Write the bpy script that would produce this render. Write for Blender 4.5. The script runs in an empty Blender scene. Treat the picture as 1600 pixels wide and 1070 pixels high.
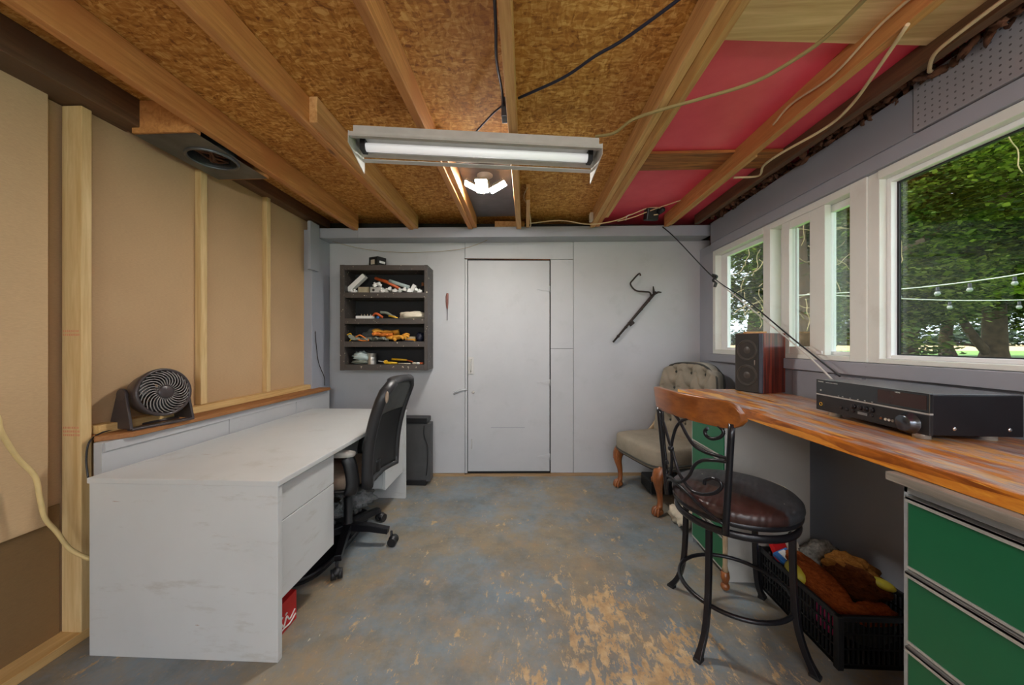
import bpy, bmesh, math, random
import numpy as np
from mathutils import Vector, Matrix, Euler
random.seed(7)
SC = bpy.context.scene
COL = SC.collection
R = math.radians

# ------------------------------------------------------------------ camera, world, light, exposure
F = 540.0
CAM_H = 1.30
cam_d = bpy.data.cameras.new('camera')
cam = bpy.data.objects.new('camera', cam_d)
COL.objects.link(cam)
cam.location = (0, 0, CAM_H)
cam.rotation_euler = (R(90), 0, math.atan(22 / F))
cam_d.sensor_width = 36.0
cam_d.lens = 36.0 * F / 1600.0
cam_d.clip_start = 0.05
cam_d.clip_end = 2000
SC.camera = cam

W = bpy.data.worlds.new('sky')
SC.world = W
W.use_nodes = True
bg = W.node_tree.nodes['Background']
bg.inputs[0].default_value = (0.80, 0.90, 1.0, 1)
bg.inputs[1].default_value = 2.6

sun_d = bpy.data.lights.new('sun', 'SUN')
sun_d.energy = 5.5
sun_d.angle = R(2)
sun_d.color = (1.0, 0.95, 0.82)
sun = bpy.data.objects.new('sun', sun_d)
COL.objects.link(sun)
sun.rotation_euler = Euler((R(-14), R(-38), 0))      # high, from the far side of the roof: lights the trees only

SC.view_settings.view_transform = 'Standard'
SC.view_settings.look = 'None'
SC.view_settings.gamma = 1
SC.view_settings.use_curve_mapping = False
SC.view_settings.exposure = 0.32
SC.cycles.max_bounces = 8
SC.cycles.diffuse_bounces = 5
SC.cycles.transparent_max_bounces = 12
SC.cycles.use_denoising = True
SC.cycles.sample_clamp_indirect = 6

LED_EMIT = 330.0
TUBE_EMIT = 0.30
REAR_FILL_EMIT = 105.0


def area_light(name, loc, rot, sx, sy, power, color=(1, 1, 1), parent=None, spread=math.pi):
    d = bpy.data.lights.new(name, 'AREA')
    d.shape = 'RECTANGLE'
    d.size = sx
    d.size_y = sy
    d.energy = power
    d.color = color
    d.spread = spread
    o = bpy.data.objects.new(name, d)
    COL.objects.link(o)
    o.location = loc
    o.rotation_euler = rot
    if parent:
        o.parent = parent
    return o


# ------------------------------------------------------------------ materials
def lin(r, g=None, b=None):
    if g is None:
        r, g, b = r
    def f(c):
        c /= 255.0
        return c / 12.92 if c <= 0.04045 else ((c + 0.055) / 1.055) ** 2.4
    return (f(r), f(g), f(b), 1)


class NT:
    def __init__(s, name):
        s.m = bpy.data.materials.new(name)
        s.m.use_nodes = True
        s.t = s.m.node_tree
        s.bs = s.t.nodes['Principled BSDF']
        s.out = s.t.nodes['Material Output']

    def n(s, typ, **k):
        x = s.t.nodes.new(typ)
        for a, v in k.items():
            setattr(x, a, v)
        return x

    def l(s, a, b):
        s.t.links.new(a, b)

    def setin(s, node, i, v):
        if hasattr(v, 'is_linked') or hasattr(v, 'links'):
            s.l(v, node.inputs[i])
        else:
            node.inputs[i].default_value = v

    def coord(s, scale=(1, 1, 1), rot=(0, 0, 0), loc=(0, 0, 0)):
        tc = s.n('ShaderNodeTexCoord')
        mp = s.n('ShaderNodeMapping')
        s.l(tc.outputs['Object'], mp.inputs[0])
        mp.inputs['Scale'].default_value = scale
        mp.inputs['Rotation'].default_value = rot
        mp.inputs['Location'].default_value = loc
        return mp.outputs[0]

    def noise(s, vec, scale=5, detail=4, rough=0.55, dist=0.0):
        x = s.n('ShaderNodeTexNoise')
        s.l(vec, x.inputs['Vector'])
        x.inputs['Scale'].default_value = scale
        x.inputs['Detail'].default_value = detail
        x.inputs['Roughness'].default_value = rough
        x.inputs['Distortion'].default_value = dist
        return x.outputs[0]

    def ramp(s, fac, stops, interp='LINEAR'):
        x = s.n('ShaderNodeValToRGB')
        x.color_ramp.interpolation = interp
        e = x.color_ramp.elements
        while len(e) < len(stops):
            e.new(0.5)
        for q, (p, c) in zip(e, stops):
            q.position = p
            q.color = c if len(c) == 4 else (*c, 1)
        s.l(fac, x.inputs[0])
        return x.outputs[0]

    def mix(s, fac, a, b, mode='MIX'):
        x = s.n('ShaderNodeMix', data_type='RGBA', blend_type=mode)
        s.setin(x, 0, fac)
        s.setin(x, 6, a)
        s.setin(x, 7, b)
        return x.outputs[2]

    def math(s, op, a, b=0.0, c=None):
        x = s.n('ShaderNodeMath', operation=op)
        s.setin(x, 0, a)
        s.setin(x, 1, b)
        if c is not None:
            s.setin(x, 2, c)
        return x.outputs[0]

    def bump(s, h, strength=0.3, dist=0.01):
        x = s.n('ShaderNodeBump')
        x.inputs['Strength'].default_value = strength
        x.inputs['Distance'].default_value = dist
        s.l(h, x.inputs['Height'])
        s.l(x.outputs[0], s.bs.inputs['Normal'])

    def color(s, c):
        s.setin(s.bs, 'Base Color', c)

    def fin(s, rough=0.5, metal=0.0, spec=None):
        s.setin(s.bs, 'Roughness', rough)
        s.bs.inputs['Metallic'].default_value = metal
        if spec is not None:
            s.bs.inputs['Specular IOR Level'].default_value = spec
        return s.m


def bw(v):
    return (v, v, v, 1)


def mul(c, k):
    return (c[0] * k, c[1] * k, c[2] * k, 1)


def plain(name, rgb, rough=0.5, metal=0.0, var=0.12, scale=14, bump=0.0, bscale=60, spec=None, coat=0.0):
    t = NT(name)
    c = lin(rgb)
    v = t.coord()
    n = t.noise(v, scale, 5)
    t.color(t.ramp(n, [(0.3, mul(c, 1 - var)), (0.7, mul(c, 1 + var))]))
    if bump:
        t.bump(t.noise(v, bscale, 3), bump, 0.004)
    if coat:
        t.bs.inputs['Coat Weight'].default_value = coat
        t.bs.inputs['Coat Roughness'].default_value = 0.2
    return t.fin(rough, metal, spec)


def wood(name, light, dark, axis='Y', grain=1.0, rough=0.65, knots=True, stain=None, bump=0.25, coat=0.0, seed=0.0):
    t = NT(name)
    sc = {'X': (0.9, 14, 14), 'Y': (14, 0.9, 14), 'Z': (14, 14, 0.9)}[axis]
    v = t.coord(scale=sc, loc=(seed, seed * 1.3, seed * .7))
    n1 = t.noise(v, 1.6 * grain, 5, 0.6, 1.2)
    n2 = t.noise(v, 7 * grain, 3, 0.6, 0.3)
    g = t.math('ADD', t.math('MULTIPLY', n1, 0.7), t.math('MULTIPLY', n2, 0.3))
    c = t.ramp(g, [(0.34, lin(dark)), (0.5, tuple((a + b) / 2 for a, b in zip(lin(light), lin(dark)))), (0.66, lin(light))])
    if stain:
        s2 = t.noise(t.coord(), 2.2, 4, 0.6)
        c = t.mix(t.ramp(s2, [(0.5, bw(0)), (0.68, bw(1))]), c, lin(stain))
    if knots:
        ks = {'X': (1.2, 4, 4), 'Y': (4, 1.2, 4), 'Z': (4, 4, 1.2)}[axis]
        vo = t.n('ShaderNodeTexVoronoi')
        t.l(t.coord(scale=ks, loc=(seed, 0, seed)), vo.inputs['Vector'])
        vo.inputs['Scale'].default_value = 1.4
        k = t.ramp(vo.outputs['Distance'], [(0.035, bw(1)), (0.085, bw(0))])
        c = t.mix(t.math('MULTIPLY', k, 0.75), c, mul(lin(dark), 0.35))
    t.color(c)
    t.bump(g, bump, 0.003)
    if coat:
        t.bs.inputs['Coat Weight'].default_value = coat
        t.bs.inputs['Coat Roughness'].default_value = 0.25
    return t.fin(rough)


def mat_osb():
    t = NT('osb')
    cols = []
    base = t.coord()
    nz = t.n('ShaderNodeTexNoise')
    t.l(base, nz.inputs['Vector'])
    nz.inputs['Scale'].default_value = 9
    warp = t.n('ShaderNodeMix', data_type='RGBA', blend_type='LINEAR_LIGHT')
    warp.inputs[0].default_value = 0.035
    t.l(base, warp.inputs[6])
    t.l(nz.outputs['Color'], warp.inputs[7])
    for i, (sc, rz) in enumerate((((30, 95, 30), 0.35), ((100, 34, 30), 0.5), ((60, 85, 30), 1.1))):
        mp = t.n('ShaderNodeMapping')
        t.l(warp.outputs[2], mp.inputs[0])
        mp.inputs['Scale'].default_value = sc
        mp.inputs['Rotation'].default_value = (0, 0, rz)
        vo = t.n('ShaderNodeTexVoronoi')
        t.l(mp.outputs[0], vo.inputs['Vector'])
        vo.inputs['Scale'].default_value = 1.0
        sep = t.n('ShaderNodeSeparateColor')
        t.l(vo.outputs['Color'], sep.inputs[0])
        cols.append(sep.outputs[0])
    m = t.math('ADD', t.math('MULTIPLY', cols[0], 0.45), t.math('MULTIPLY', cols[1], 0.35))
    m = t.math('ADD', m, t.math('MULTIPLY', cols[2], 0.2))
    fine = t.noise(t.coord(scale=(60, 220, 60), rot=(0, 0, 0.4)), 1, 3, 0.7)
    m2 = t.math('ADD', t.math('MULTIPLY', m, 0.75), t.math('MULTIPLY', fine, 0.25))
    c = t.ramp(m2, [(0.15, lin(122, 72, 22)), (0.38, lin(182, 122, 46)), (0.56, lin(204, 146, 66)), (0.8, lin(232, 186, 108))])
    big = t.noise(t.coord(), 1.3, 4, 0.6)
    c = t.mix(t.ramp(big, [(0.42, bw(0)), (0.72, bw(0.45))]), c, lin(130, 74, 24))
    t.color(c)
    t.bump(m2, 0.35, 0.003)
    return t.fin(0.75)


def mat_floor():
    t = NT('painted_concrete')
    v = t.coord()
    blue = t.ramp(t.noise(v, 2.6, 10, 0.7), [(0.32, lin(96, 102, 104)), (0.46, lin(112, 122, 128)), (0.58, lin(122, 134, 142)), (0.72, lin(136, 140, 138))])
    tan = t.ramp(t.noise(v, 14, 8, 0.7), [(0.3, lin(150, 118, 82)), (0.5, lin(190, 158, 114)), (0.75, lin(214, 190, 152))])
    ochre = t.ramp(t.noise(v, 7, 9, 0.7), [(0.3, lin(122, 112, 92)), (0.55, lin(150, 128, 92)), (0.75, lin(168, 130, 82))])
    grime = t.noise(t.coord(loc=(3, 1, 0)), 1.7, 14, 0.78)
    c = t.mix(t.math('MULTIPLY', t.ramp(grime, [(0.42, bw(0)), (0.58, bw(1))]), 0.72), blue, ochre)
    tc = t.n('ShaderNodeTexCoord')
    def near(p, a, b, hi, lo):
        vm = t.n('ShaderNodeVectorMath', operation='DISTANCE')
        t.l(tc.outputs['Object'], vm.inputs[0])
        vm.inputs[1].default_value = p
        mr = t.n('ShaderNodeMapRange')
        t.l(vm.outputs['Value'], mr.inputs[0])
        for k, q in enumerate((a, b, hi, lo)):
            mr.inputs[k + 1].default_value = q
        return mr.outputs[0]
    # bare concrete shows where the paint is walked off, in front of the stool and across the middle
    prox = t.math('ADD', near((0.45, 1.12, 0), 0.10, 0.85, 0.088, 0.0), near((0.35, 1.75, 0), 0.05, 0.7, 0.035, -0.01))
    streak = t.noise(t.coord(scale=(1.0, 0.40, 1), rot=(0, 0, 0.5)), 26, 12, 0.76, 0.3)
    wear = t.math('ADD', t.math('MULTIPLY', t.noise(t.coord(loc=(0, 5, 0)), 4.2, 14, 0.76), 0.45), t.math('MULTIPLY', streak, 0.55))
    wear = t.math('ADD', wear, prox)
    wm = t.ramp(wear, [(0.565, bw(0)), (0.585, bw(0.95))])
    c = t.mix(wm, c, tan)
    speck = t.noise(t.coord(scale=(1, .6, 1), rot=(0, 0, .6)), 60, 6, 0.75)
    c = t.mix(t.ramp(speck, [(0.58, bw(0)), (0.66, bw(0.55))]), c, lin(176, 146, 104))
    flecks = t.noise(t.coord(scale=(1, .5, 1), rot=(0, 0, .9)), 34, 5, 0.7)
    c = t.mix(t.ramp(flecks, [(0.68, bw(0)), (0.70, bw(0.9))]), c, lin(206, 196, 172))
    dark = t.noise(t.coord(loc=(9, 2, 0)), 4.1, 9, 0.75)
    c = t.mix(t.ramp(dark, [(0.50, bw(0)), (0.72, bw(0.55))]), c, lin(84, 84, 78))
    t.color(c)
    t.bump(t.math('SUBTRACT', streak, wm), 0.25, 0.003)
    return t.fin(t.ramp(grime, [(0.3, bw(0.45)), (0.7, bw(0.62))]))


def mat_paint(name, rgb, rough=0.5, stain=(150, 150, 148), amt=0.35):
    t = NT(name)
    c = lin(rgb)
    v = t.coord()
    a = t.ramp(t.noise(v, 1.6, 5, 0.6), [(0.3, mul(c, 0.93)), (0.7, mul(c, 1.05))])
    b = t.mix(t.math('MULTIPLY', t.ramp(t.noise(v, 5, 8, 0.7), [(0.55, bw(0)), (0.8, bw(1))]), amt), a, lin(stain))
    sp = t.ramp(t.noise(v, 38, 2, 0.5), [(0.80, bw(0)), (0.82, bw(0.5))])
    b = t.mix(sp, b, mul(c, 0.45))
    t.color(b)
    t.bump(t.noise(v, 26, 5, 0.6), 0.12, 0.003)
    return t.fin(rough)


def mat_fibre(name, rgb):
    t = NT(name)
    c = lin(rgb)
    v = t.coord()
    a = t.ramp(t.noise(v, 0.9, 4, 0.6), [(0.3, mul(c, 0.88)), (0.7, mul(c, 1.07))])
    f = t.ramp(t.noise(t.coord(scale=(1, 1, 8)), 60, 3, 0.7), [(0.2, bw(0.86)), (0.8, bw(1.08))])
    t.color(t.mix(1.0, a, f, 'MULTIPLY'))
    return t.fin(0.85, spec=0.2)


def mat_bench():
    t = NT('butcher_block')
    v = t.coord(scale=(22, 3.0, 22))
    st = t.n('ShaderNodeTexVoronoi')
    t.l(t.coord(scale=(26, 2.6, 26)), st.inputs['Vector'])
    st.inputs['Scale'].default_value = 1.0
    sep = t.n('ShaderNodeSeparateColor')
    t.l(st.outputs['Color'], sep.inputs[0])
    g = t.math('ADD', t.math('MULTIPLY', t.noise(v, 2, 6, 0.65, 0.8), 0.65), t.math('MULTIPLY', sep.outputs[0], 0.35))
    c = t.ramp(g, [(0.28, lin(132, 66, 12)), (0.44, lin(196, 112, 26)), (0.58, lin(222, 150, 50)), (0.8, lin(236, 188, 100))])
    worn = t.noise(t.coord(scale=(5.5, 1.2, 1)), 2.6, 9, 0.72, 0.4)
    tc = t.n('ShaderNodeTexCoord')
    nx = t.n('ShaderNodeSeparateXYZ')
    t.l(tc.outputs['Normal'], nx.inputs[0])
    wm = t.math('MULTIPLY', t.ramp(worn, [(0.43, bw(0)), (0.55, bw(0.85))]), nx.outputs[2])
    grey = t.ramp(t.noise(v, 3, 4, 0.6), [(0.3, lin(128, 98, 84)), (0.5, lin(154, 150, 156)), (0.7, lin(206, 182, 150))])
    c = t.mix(wm, c, grey)
    red = t.noise(t.coord(scale=(2, 0.8, 1), loc=(4, 4, 0)), 3.2, 5, 0.6)
    c = t.mix(t.math('MULTIPLY', t.ramp(red, [(0.52, bw(0)), (0.66, bw(0.45))]), nx.outputs[2]), c, lin(150, 84, 48))
    t.color(c)
    t.bump(g, 0.2, 0.002)
    return t.fin(t.ramp(worn, [(0.4, bw(0.28)), (0.6, bw(0.45))]))


def mat_red():
    t = NT('red_foil_sheathing')
    v = t.coord()
    a = t.ramp(t.noise(v, 2.0, 5, 0.6), [(0.3, lin(224, 60, 84)), (0.7, lin(246, 92, 112))])
    dots = t.n('ShaderNodeTexVoronoi', distance='MANHATTAN')
    t.l(t.coord(scale=(38, 30, 1)), dots.inputs['Vector'])
    dots.inputs['Scale'].default_value = 1
    dots.inputs['Randomness'].default_value = 0.0
    d = t.ramp(dots.outputs['Distance'], [(0.1, bw(1.1)), (0.6, bw(0.93))])
    t.color(t.mix(1.0, a, d, 'MULTIPLY'))
    t.bump(t.noise(v, 3, 3), 0.3, 0.02)
    return t.fin(0.45)


def mat_peg():
    t = NT('painted_pegboard')
    c = lin(150, 148, 152)
    a = t.ramp(t.noise(t.coord(), 2, 5, 0.6), [(0.3, mul(c, 0.9)), (0.7, mul(c, 1.06))])
    tc = t.n('ShaderNodeTexCoord')
    s = t.n('ShaderNodeSeparateXYZ')
    t.l(tc.outputs['Object'], s.inputs[0])
    def cell(o):
        f = t.math('FRACT', t.math('MULTIPLY', o, 1 / 0.0254))
        return t.math('POWER', t.math('SUBTRACT', f, 0.5), 2.0)
    d = t.math('ADD', cell(s.outputs[1]), cell(s.outputs[2]))
    m = t.ramp(d, [(0.018, bw(1)), (0.026, bw(0))])
    t.color(t.mix(t.math('MULTIPLY', m, 0.8), a, lin(60, 56, 56)))
    return t.fin(0.5)


def mat_glass():
    t = NT('window_glass')
    tr = t.n('ShaderNodeBsdfTransparent')
    tr.inputs[0].default_value = (0.96, 0.975, 0.97, 1)
    gl = t.n('ShaderNodeBsdfGlossy')
    gl.inputs['Roughness'].default_value = 0.01
    fr = t.n('ShaderNodeFresnel')
    fr.inputs[0].default_value = 1.35
    mx = t.n('ShaderNodeMixShader')
    t.l(t.math('MINIMUM', fr.outputs[0], 0.35), mx.inputs[0])
    t.l(tr.outputs[0], mx.inputs[1])
    t.l(gl.outputs[0], mx.inputs[2])
    t.l(mx.outputs[0], t.out.inputs[0])
    return t.m


def mat_leaf(name, c1, c2, c3):
    t = NT(name)
    g = t.n('ShaderNodeNewGeometry')
    a = t.ramp(g.outputs['Random Per Island'], [(0.0, lin(c1)), (0.55, lin(c2)), (1.0, lin(c3))])
    b = t.ramp(t.noise(t.coord(), 0.5, 3, 0.6), [(0.35, bw(0.7)), (0.65, bw(1.3))])
    c = t.mix(1.0, a, b, 'MULTIPLY')
    t.color(c)
    t.bs.inputs['Roughness'].default_value = 0.6
    t.bs.inputs['Specular IOR Level'].default_value = 0.2
    tl = t.n('ShaderNodeBsdfTranslucent')
    t.l(t.mix(1.0, c, (1.1, 1.1, 0.55, 1), 'MULTIPLY'), tl.inputs[0])
    mx = t.n('ShaderNodeMixShader')
    mx.inputs[0].default_value = 0.38
    t.l(t.bs.outputs[0], mx.inputs[1])
    t.l(tl.outputs[0], mx.inputs[2])
    t.l(mx.outputs[0], t.out.inputs[0])
    return t.m


def mat_emit(name, col, s, base=(230, 230, 230)):
    t = NT(name)
    t.color(lin(base))
    t.bs.inputs['Emission Color'].default_value = (*col, 1)
    t.bs.inputs['Emission Strength'].default_value = s
    return t.fin(0.4)


def mat_desk():
    t = NT('desk_laminate')
    c = lin(200, 202, 201)
    v = t.coord()
    a = t.ramp(t.noise(v, 3, 4), [(0.3, mul(c, 0.95)), (0.7, mul(c, 1.03))])
    sm = t.noise(t.coord(scale=(1, 1, 4)), 3.4, 7, 0.72)
    a = t.mix(t.math('MULTIPLY', t.ramp(sm, [(0.56, bw(0)), (0.74, bw(1))]), 0.45), a, lin(150, 142, 124))
    sc = t.noise(t.coord(scale=(1.2, 14, 14), rot=(0, 0, 0.25)), 2.6, 6, 0.65, 0.3)
    a = t.mix(t.ramp(sc, [(0.715, bw(0)), (0.735, bw(0.75))]), a, lin(148, 100, 64))
    t.color(a)
    return t.fin(0.42)


def mat_leather():
    t = NT('stool_leather')
    brown = t.ramp(t.noise(t.coord(), 9, 5), [(0.3, lin(42, 26, 24)), (0.7, lin(70, 46, 42))])
    tc = t.n('ShaderNodeTexCoord')
    s = t.n('ShaderNodeSeparateXYZ')
    t.l(tc.outputs['Object'], s.inputs[0])
    # torn edge of the cover runs across the seat
    k = t.math('ADD', t.math('MULTIPLY', s.outputs[0], 0.80), t.math('MULTIPLY', s.outputs[1], 0.60))
    k = t.math('ADD', k, t.math('MULTIPLY', t.math('SUBTRACT', t.noise(t.coord(), 7, 3), 0.5), 0.05))
    m = t.ramp(t.math('ADD', k, 0.5), [(0.405, bw(0)), (0.412, bw(1))])
    grey = t.ramp(t.noise(t.coord(), 20, 5), [(0.3, lin(46, 47, 50)), (0.7, lin(62, 64, 68))])
    grey = t.mix(t.ramp(t.noise(t.coord(loc=(2, 3, 0)), 34, 2), [(0.74, bw(0)), (0.76, bw(1))]), grey, lin(190, 184, 160))
    t.color(t.mix(m, brown, grey))
    wr = t.n('ShaderNodeTexWave')
    t.l(t.coord(rot=(0, 0, 0.6)), wr.inputs['Vector'])
    wr.inputs['Scale'].default_value = 12
    wr.inputs['Distortion'].default_value = 5
    t.bump(wr.outputs[0], 0.25, 0.004)
    return t.fin(t.ramp(m, [(0.4, bw(0.36)), (0.6, bw(0.55))]))


def mat_chipped(name, rgb, chip, amt=0.64, rough=0.5):
    t = NT(name)
    c = lin(rgb)
    v = t.coord()
    a = t.ramp(t.noise(v, 6, 4), [(0.3, mul(c, 0.85)), (0.7, mul(c, 1.15))])
    m = t.ramp(t.noise(v, 42, 4, 0.6), [(amt, bw(0)), (amt + 0.02, bw(1))])
    t.color(t.mix(m, a, lin(chip)))
    return t.fin(rough)


def mat_fur(name, c1, c2):
    t = NT(name)
    n = t.noise(t.coord(scale=(1, 1, 3)), 46, 5, 0.75, 0.5)
    t.color(t.ramp(n, [(0.3, lin(c1)), (0.7, lin(c2))]))
    t.bump(n, 1.0, 0.012)
    return t.fin(0.9, spec=0.1)


def mat_rosewood():
    t = NT('rosewood_veneer')
    v = t.coord(scale=(40, 40, 1.2))
    n = t.noise(v, 1.3, 4, 0.6, 0.5)
    t.color(t.ramp(n, [(0.32, lin(44, 22, 22)), (0.46, lin(88, 34, 26)), (0.56, lin(132, 52, 34)), (0.68, lin(60, 30, 30))]))
    return t.fin(0.3)


M = {}
M['osb'] = mat_osb()
M['floor'] = mat_floor()
M['wall'] = mat_paint('grey_wall_paint', (181, 182, 184))
M['trimgrey'] = mat_paint('grey_trim_paint', (158, 161, 170), 0.45)
M['trimdk'] = mat_paint('grey_trim_paint_dull', (140, 142, 150), 0.5)
M['fibre'] = mat_fibre('fibreboard', (192, 160, 122))
M['fibre2'] = mat_fibre('fibreboard_loose', (204, 174, 134))
M['fibre3'] = mat_fibre('fibreboard_brown', (140, 112, 76))
M['joist'] = wood('joist_fir', (216, 156, 92), (164, 104, 50), 'Y', stain=(190, 124, 68), seed=1.0)
M['joistpale'] = wood('joist_spruce', (222, 176, 116), (178, 126, 70), 'Y', seed=4.0)
M['darkbeam'] = wood('old_dark_beam', (122, 88, 58), (70, 46, 30), 'Y', stain=(92, 70, 52))
M['darkcross'] = wood('burnt_plank', (190, 120, 54), (92, 46, 18), 'X', grain=1.6, seed=2.0)
M['plank'] = wood('pine_plank', (222, 190, 138), (184, 146, 94), 'X', grain=0.8, seed=7.0)
M['stud'] = wood('stud_pine', (222, 194, 142), (194, 158, 102), 'Z', seed=3.0, bump=0.1)
M['studh'] = wood('plate_pine', (222, 190, 130), (192, 150, 90), 'Y', seed=5.0, bump=0.1)
M['ledge'] = wood('ledge_wood', (172, 118, 66), (116, 68, 30), 'Y', seed=6.0)
M['baseboard'] = wood('baseboard_wood', (176, 146, 108), (132, 104, 72), 'X', seed=2.0)
M['bench'] = mat_bench()
M['red'] = mat_red()
M['peg'] = mat_peg()
M['glass'] = mat_glass()
M['vinyl'] = mat_paint('window_vinyl', (230, 232, 224), 0.4, (180, 164, 142), 0.3)
M['vinylw'] = plain('window_sash_white', (240, 240, 240), 0.35, var=0.03)
M['rubber'] = plain('black_rubber', (26, 26, 28), 0.6)
M['desk'] = mat_desk()
M['deskgap'] = plain('dark_gap', (40, 40, 40), 0.8)
M['black'] = plain('black_plastic', (24, 24, 26), 0.42)
M['blackgloss'] = plain('black_gloss', (12, 12, 13), 0.12, var=0.05, coat=0.6)
M['fan'] = plain('fan_plastic', (62, 54, 54), 0.35, var=0.06)
M['fanlight'] = plain('fan_grille_plastic', (138, 132, 128), 0.4, var=0.06)
M['blackmetal'] = plain('black_painted_metal', (30, 29, 33), 0.3, metal=0.3)
M['meshfab'] = plain('chair_mesh', (34, 35, 36), 0.85, bump=0.8, bscale=420)
M['greyfab'] = plain('chair_grey_fabric', (92, 94, 92), 0.9, bump=0.5, bscale=300)
M['vinylblk'] = plain('chair_vinyl', (40, 40, 42), 0.4, bump=0.2, bscale=90)
M['beigefab'] = plain('seat_beige_fabric', (170, 150, 130), 0.9, bump=0.5, bscale=250)
M['armpad'] = plain('armrest_pad', (176, 172, 164), 0.5)
M['steel'] = plain('brushed_steel', (196, 194, 188), 0.35, metal=0.45)
M['cabgrey'] = plain('cabinet_grey_paint', (168, 172, 176), 0.4, metal=0.2)
M['cabside'] = mat_paint('cabinet_side_paint', (188, 186, 180), 0.5)
M['chrome'] = plain('chrome', (210, 210, 210), 0.15, metal=1.0)
M['green'] = plain('green_drawer_paint', (20, 98, 62), 0.33, var=0.05, scale=4)
M['darkwood'] = wood('dark_edge_board', (166, 158, 146), (106, 98, 88), 'Y')
M['leather'] = mat_leather()
M['stoolwood'] = wood('stool_cherry_wood', (158, 92, 34), (112, 58, 16), 'Y', grain=0.7, rough=0.28, knots=False, coat=0.5, bump=0.05)
M['legwood'] = wood('carved_leg_wood', (160, 94, 44), (92, 46, 20), 'Z', rough=0.35, knots=False, coat=0.3, bump=0.4)
M['palewood'] = wood('pale_frame_wood', (186, 164, 134), (150, 124, 92), 'Z', knots=False)
M['tuft'] = plain('olive_grey_velvet', (140, 131, 115), 0.9, var=0.15, scale=8, bump=0.5, bscale=220)
M['tuftdk'] = plain('dark_velvet', (62, 62, 58), 0.9, bump=0.5, bscale=220)
M['shelf'] = mat_chipped('shelf_dark_paint', (66, 60, 56), (206, 196, 170), 0.66)
M['shelfin'] = plain('shelf_black_back', (22, 22, 24), 0.7)
M['white'] = plain('white_plastic', (222, 222, 218), 0.4, var=0.04)
M['cream'] = plain('cream_cloth', (206, 196, 176), 0.9, bump=0.3, bscale=60)
M['lampwhite'] = plain('lamp_enamel', (190, 187, 182), 0.4, var=0.08)
M['galv'] = plain('galvanised_metal', (100, 104, 108), 0.4, metal=0.7, var=0.3, scale=7)
M['tube'] = mat_emit('fluorescent_tube', (1.0, 1.0, 1.0), TUBE_EMIT)
M['fill_tube'] = mat_emit('fill_tube_glow', (0.94, 0.97, 1.0), REAR_FILL_EMIT)
M['led'] = mat_emit('led_panel', (1.0, 0.97, 0.92), LED_EMIT)
M['cableyel'] = plain('yellow_cable', (216, 190, 132), 0.5)
M['cablecream'] = plain('cream_cable', (206, 182, 142), 0.55)
M['cableold'] = plain('old_cloth_cable', (150, 132, 84), 0.7)
M['cableblue'] = plain('dark_blue_cable', (26, 30, 48), 0.45)
M['cablewhite'] = plain('white_cable', (208, 204, 196), 0.5)
M['rust'] = plain('rusty_iron', (58, 50, 46), 0.6, metal=0.5, var=0.4, scale=40)
M['orange'] = plain('orange_plastic', (196, 92, 44), 0.5)
M['yellow'] = plain('yellow_plastic', (222, 176, 36), 0.45)
M['redcard'] = plain('red_card', (192, 24, 28), 0.45, var=0.05)
M['blue'] = plain('blue_plastic', (48, 108, 176), 0.45)
M['pink'] = plain('magenta_plastic', (196, 40, 112), 0.5)
M['lime'] = plain('yellow_green_plastic', (176, 164, 48), 0.5)
M['glovegrey'] = plain('glove_grey_knit', (120, 124, 112), 0.9, bump=0.5, bscale=300)
M['glovegold'] = plain('glove_gold_leather', (206, 146, 48), 0.8, bump=0.4, bscale=90)
M['gloveor'] = plain('glove_orange_cuff', (214, 120, 40), 0.85, bump=0.4, bscale=120)
M['rag'] = plain('pale_blue_rag', (168, 182, 180), 0.9, bump=0.5, bscale=80)
M['beige'] = plain('beige_box', (170, 158, 130), 0.5)
M['furor'] = mat_fur('orange_brown_fur', (110, 48, 20), (190, 98, 44))
M['furbr'] = mat_fur('dark_brown_fur', (60, 28, 14), (124, 70, 34))
M['furgold'] = mat_fur('golden_fur', (112, 66, 26), (172, 118, 56))
M['knit'] = plain('grey_knit', (130, 128, 122), 0.95, var=0.5, scale=70, bump=0.8, bscale=90)
M['rose'] = mat_rosewood()
M['bark'] = plain('bark', (88, 66, 48), 0.95, var=0.5, scale=3, bump=1.0, bscale=9)
M['barkmoss'] = plain('mossy_bark', (92, 74, 50), 0.95, var=0.5, scale=3, bump=1.0, bscale=9)
M['twig'] = plain('dry_twig', (172, 150, 112), 0.8)
M['leafA'] = mat_leaf('leaf_maple', (44, 64, 30), (92, 116, 54), (166, 182, 90))
M['leafB'] = mat_leaf('leaf_dark', (40, 58, 30), (76, 98, 48), (134, 150, 78))
M['leafSunlit'] = mat_leaf('leaf_sunlit', (110, 140, 44), (160, 186, 66), (206, 216, 100))  # sunlit patches put into a brighter leaf colour
M['leafD'] = mat_leaf('leaf_far', (40, 58, 48), (58, 76, 58), (80, 96, 70))
M['grass'] = plain('lawn', (98, 142, 46), 0.95, var=0.25, scale=0.6)
M['wheat'] = plain('wheat_field', (190, 162, 112), 0.95, var=0.1, scale=0.3)
M['rubble'] = plain('rotted_wood', (84, 52, 32), 0.95, var=0.5, scale=30, bump=1.0, bscale=60)
M['bulb'] = plain('clear_bulb', (120, 122, 118), 0.15)
M['bag'] = plain('clear_plastic_bag', (206, 208, 208), 0.15, bump=0.9, bscale=40)
M['bag'].node_tree.nodes['Principled BSDF'].inputs['Transmission Weight'].default_value = 0.75
M['tin'] = plain('tin_can', (180, 178, 172), 0.3, metal=0.8, var=0.2, scale=30)
M['speakercloth'] = plain('speaker_grille', (44, 40, 36), 0.75, bump=0.4, bscale=400)
M['ledtxt'] = plain('pale_print', (196, 196, 190), 0.6, var=0.0)


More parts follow.
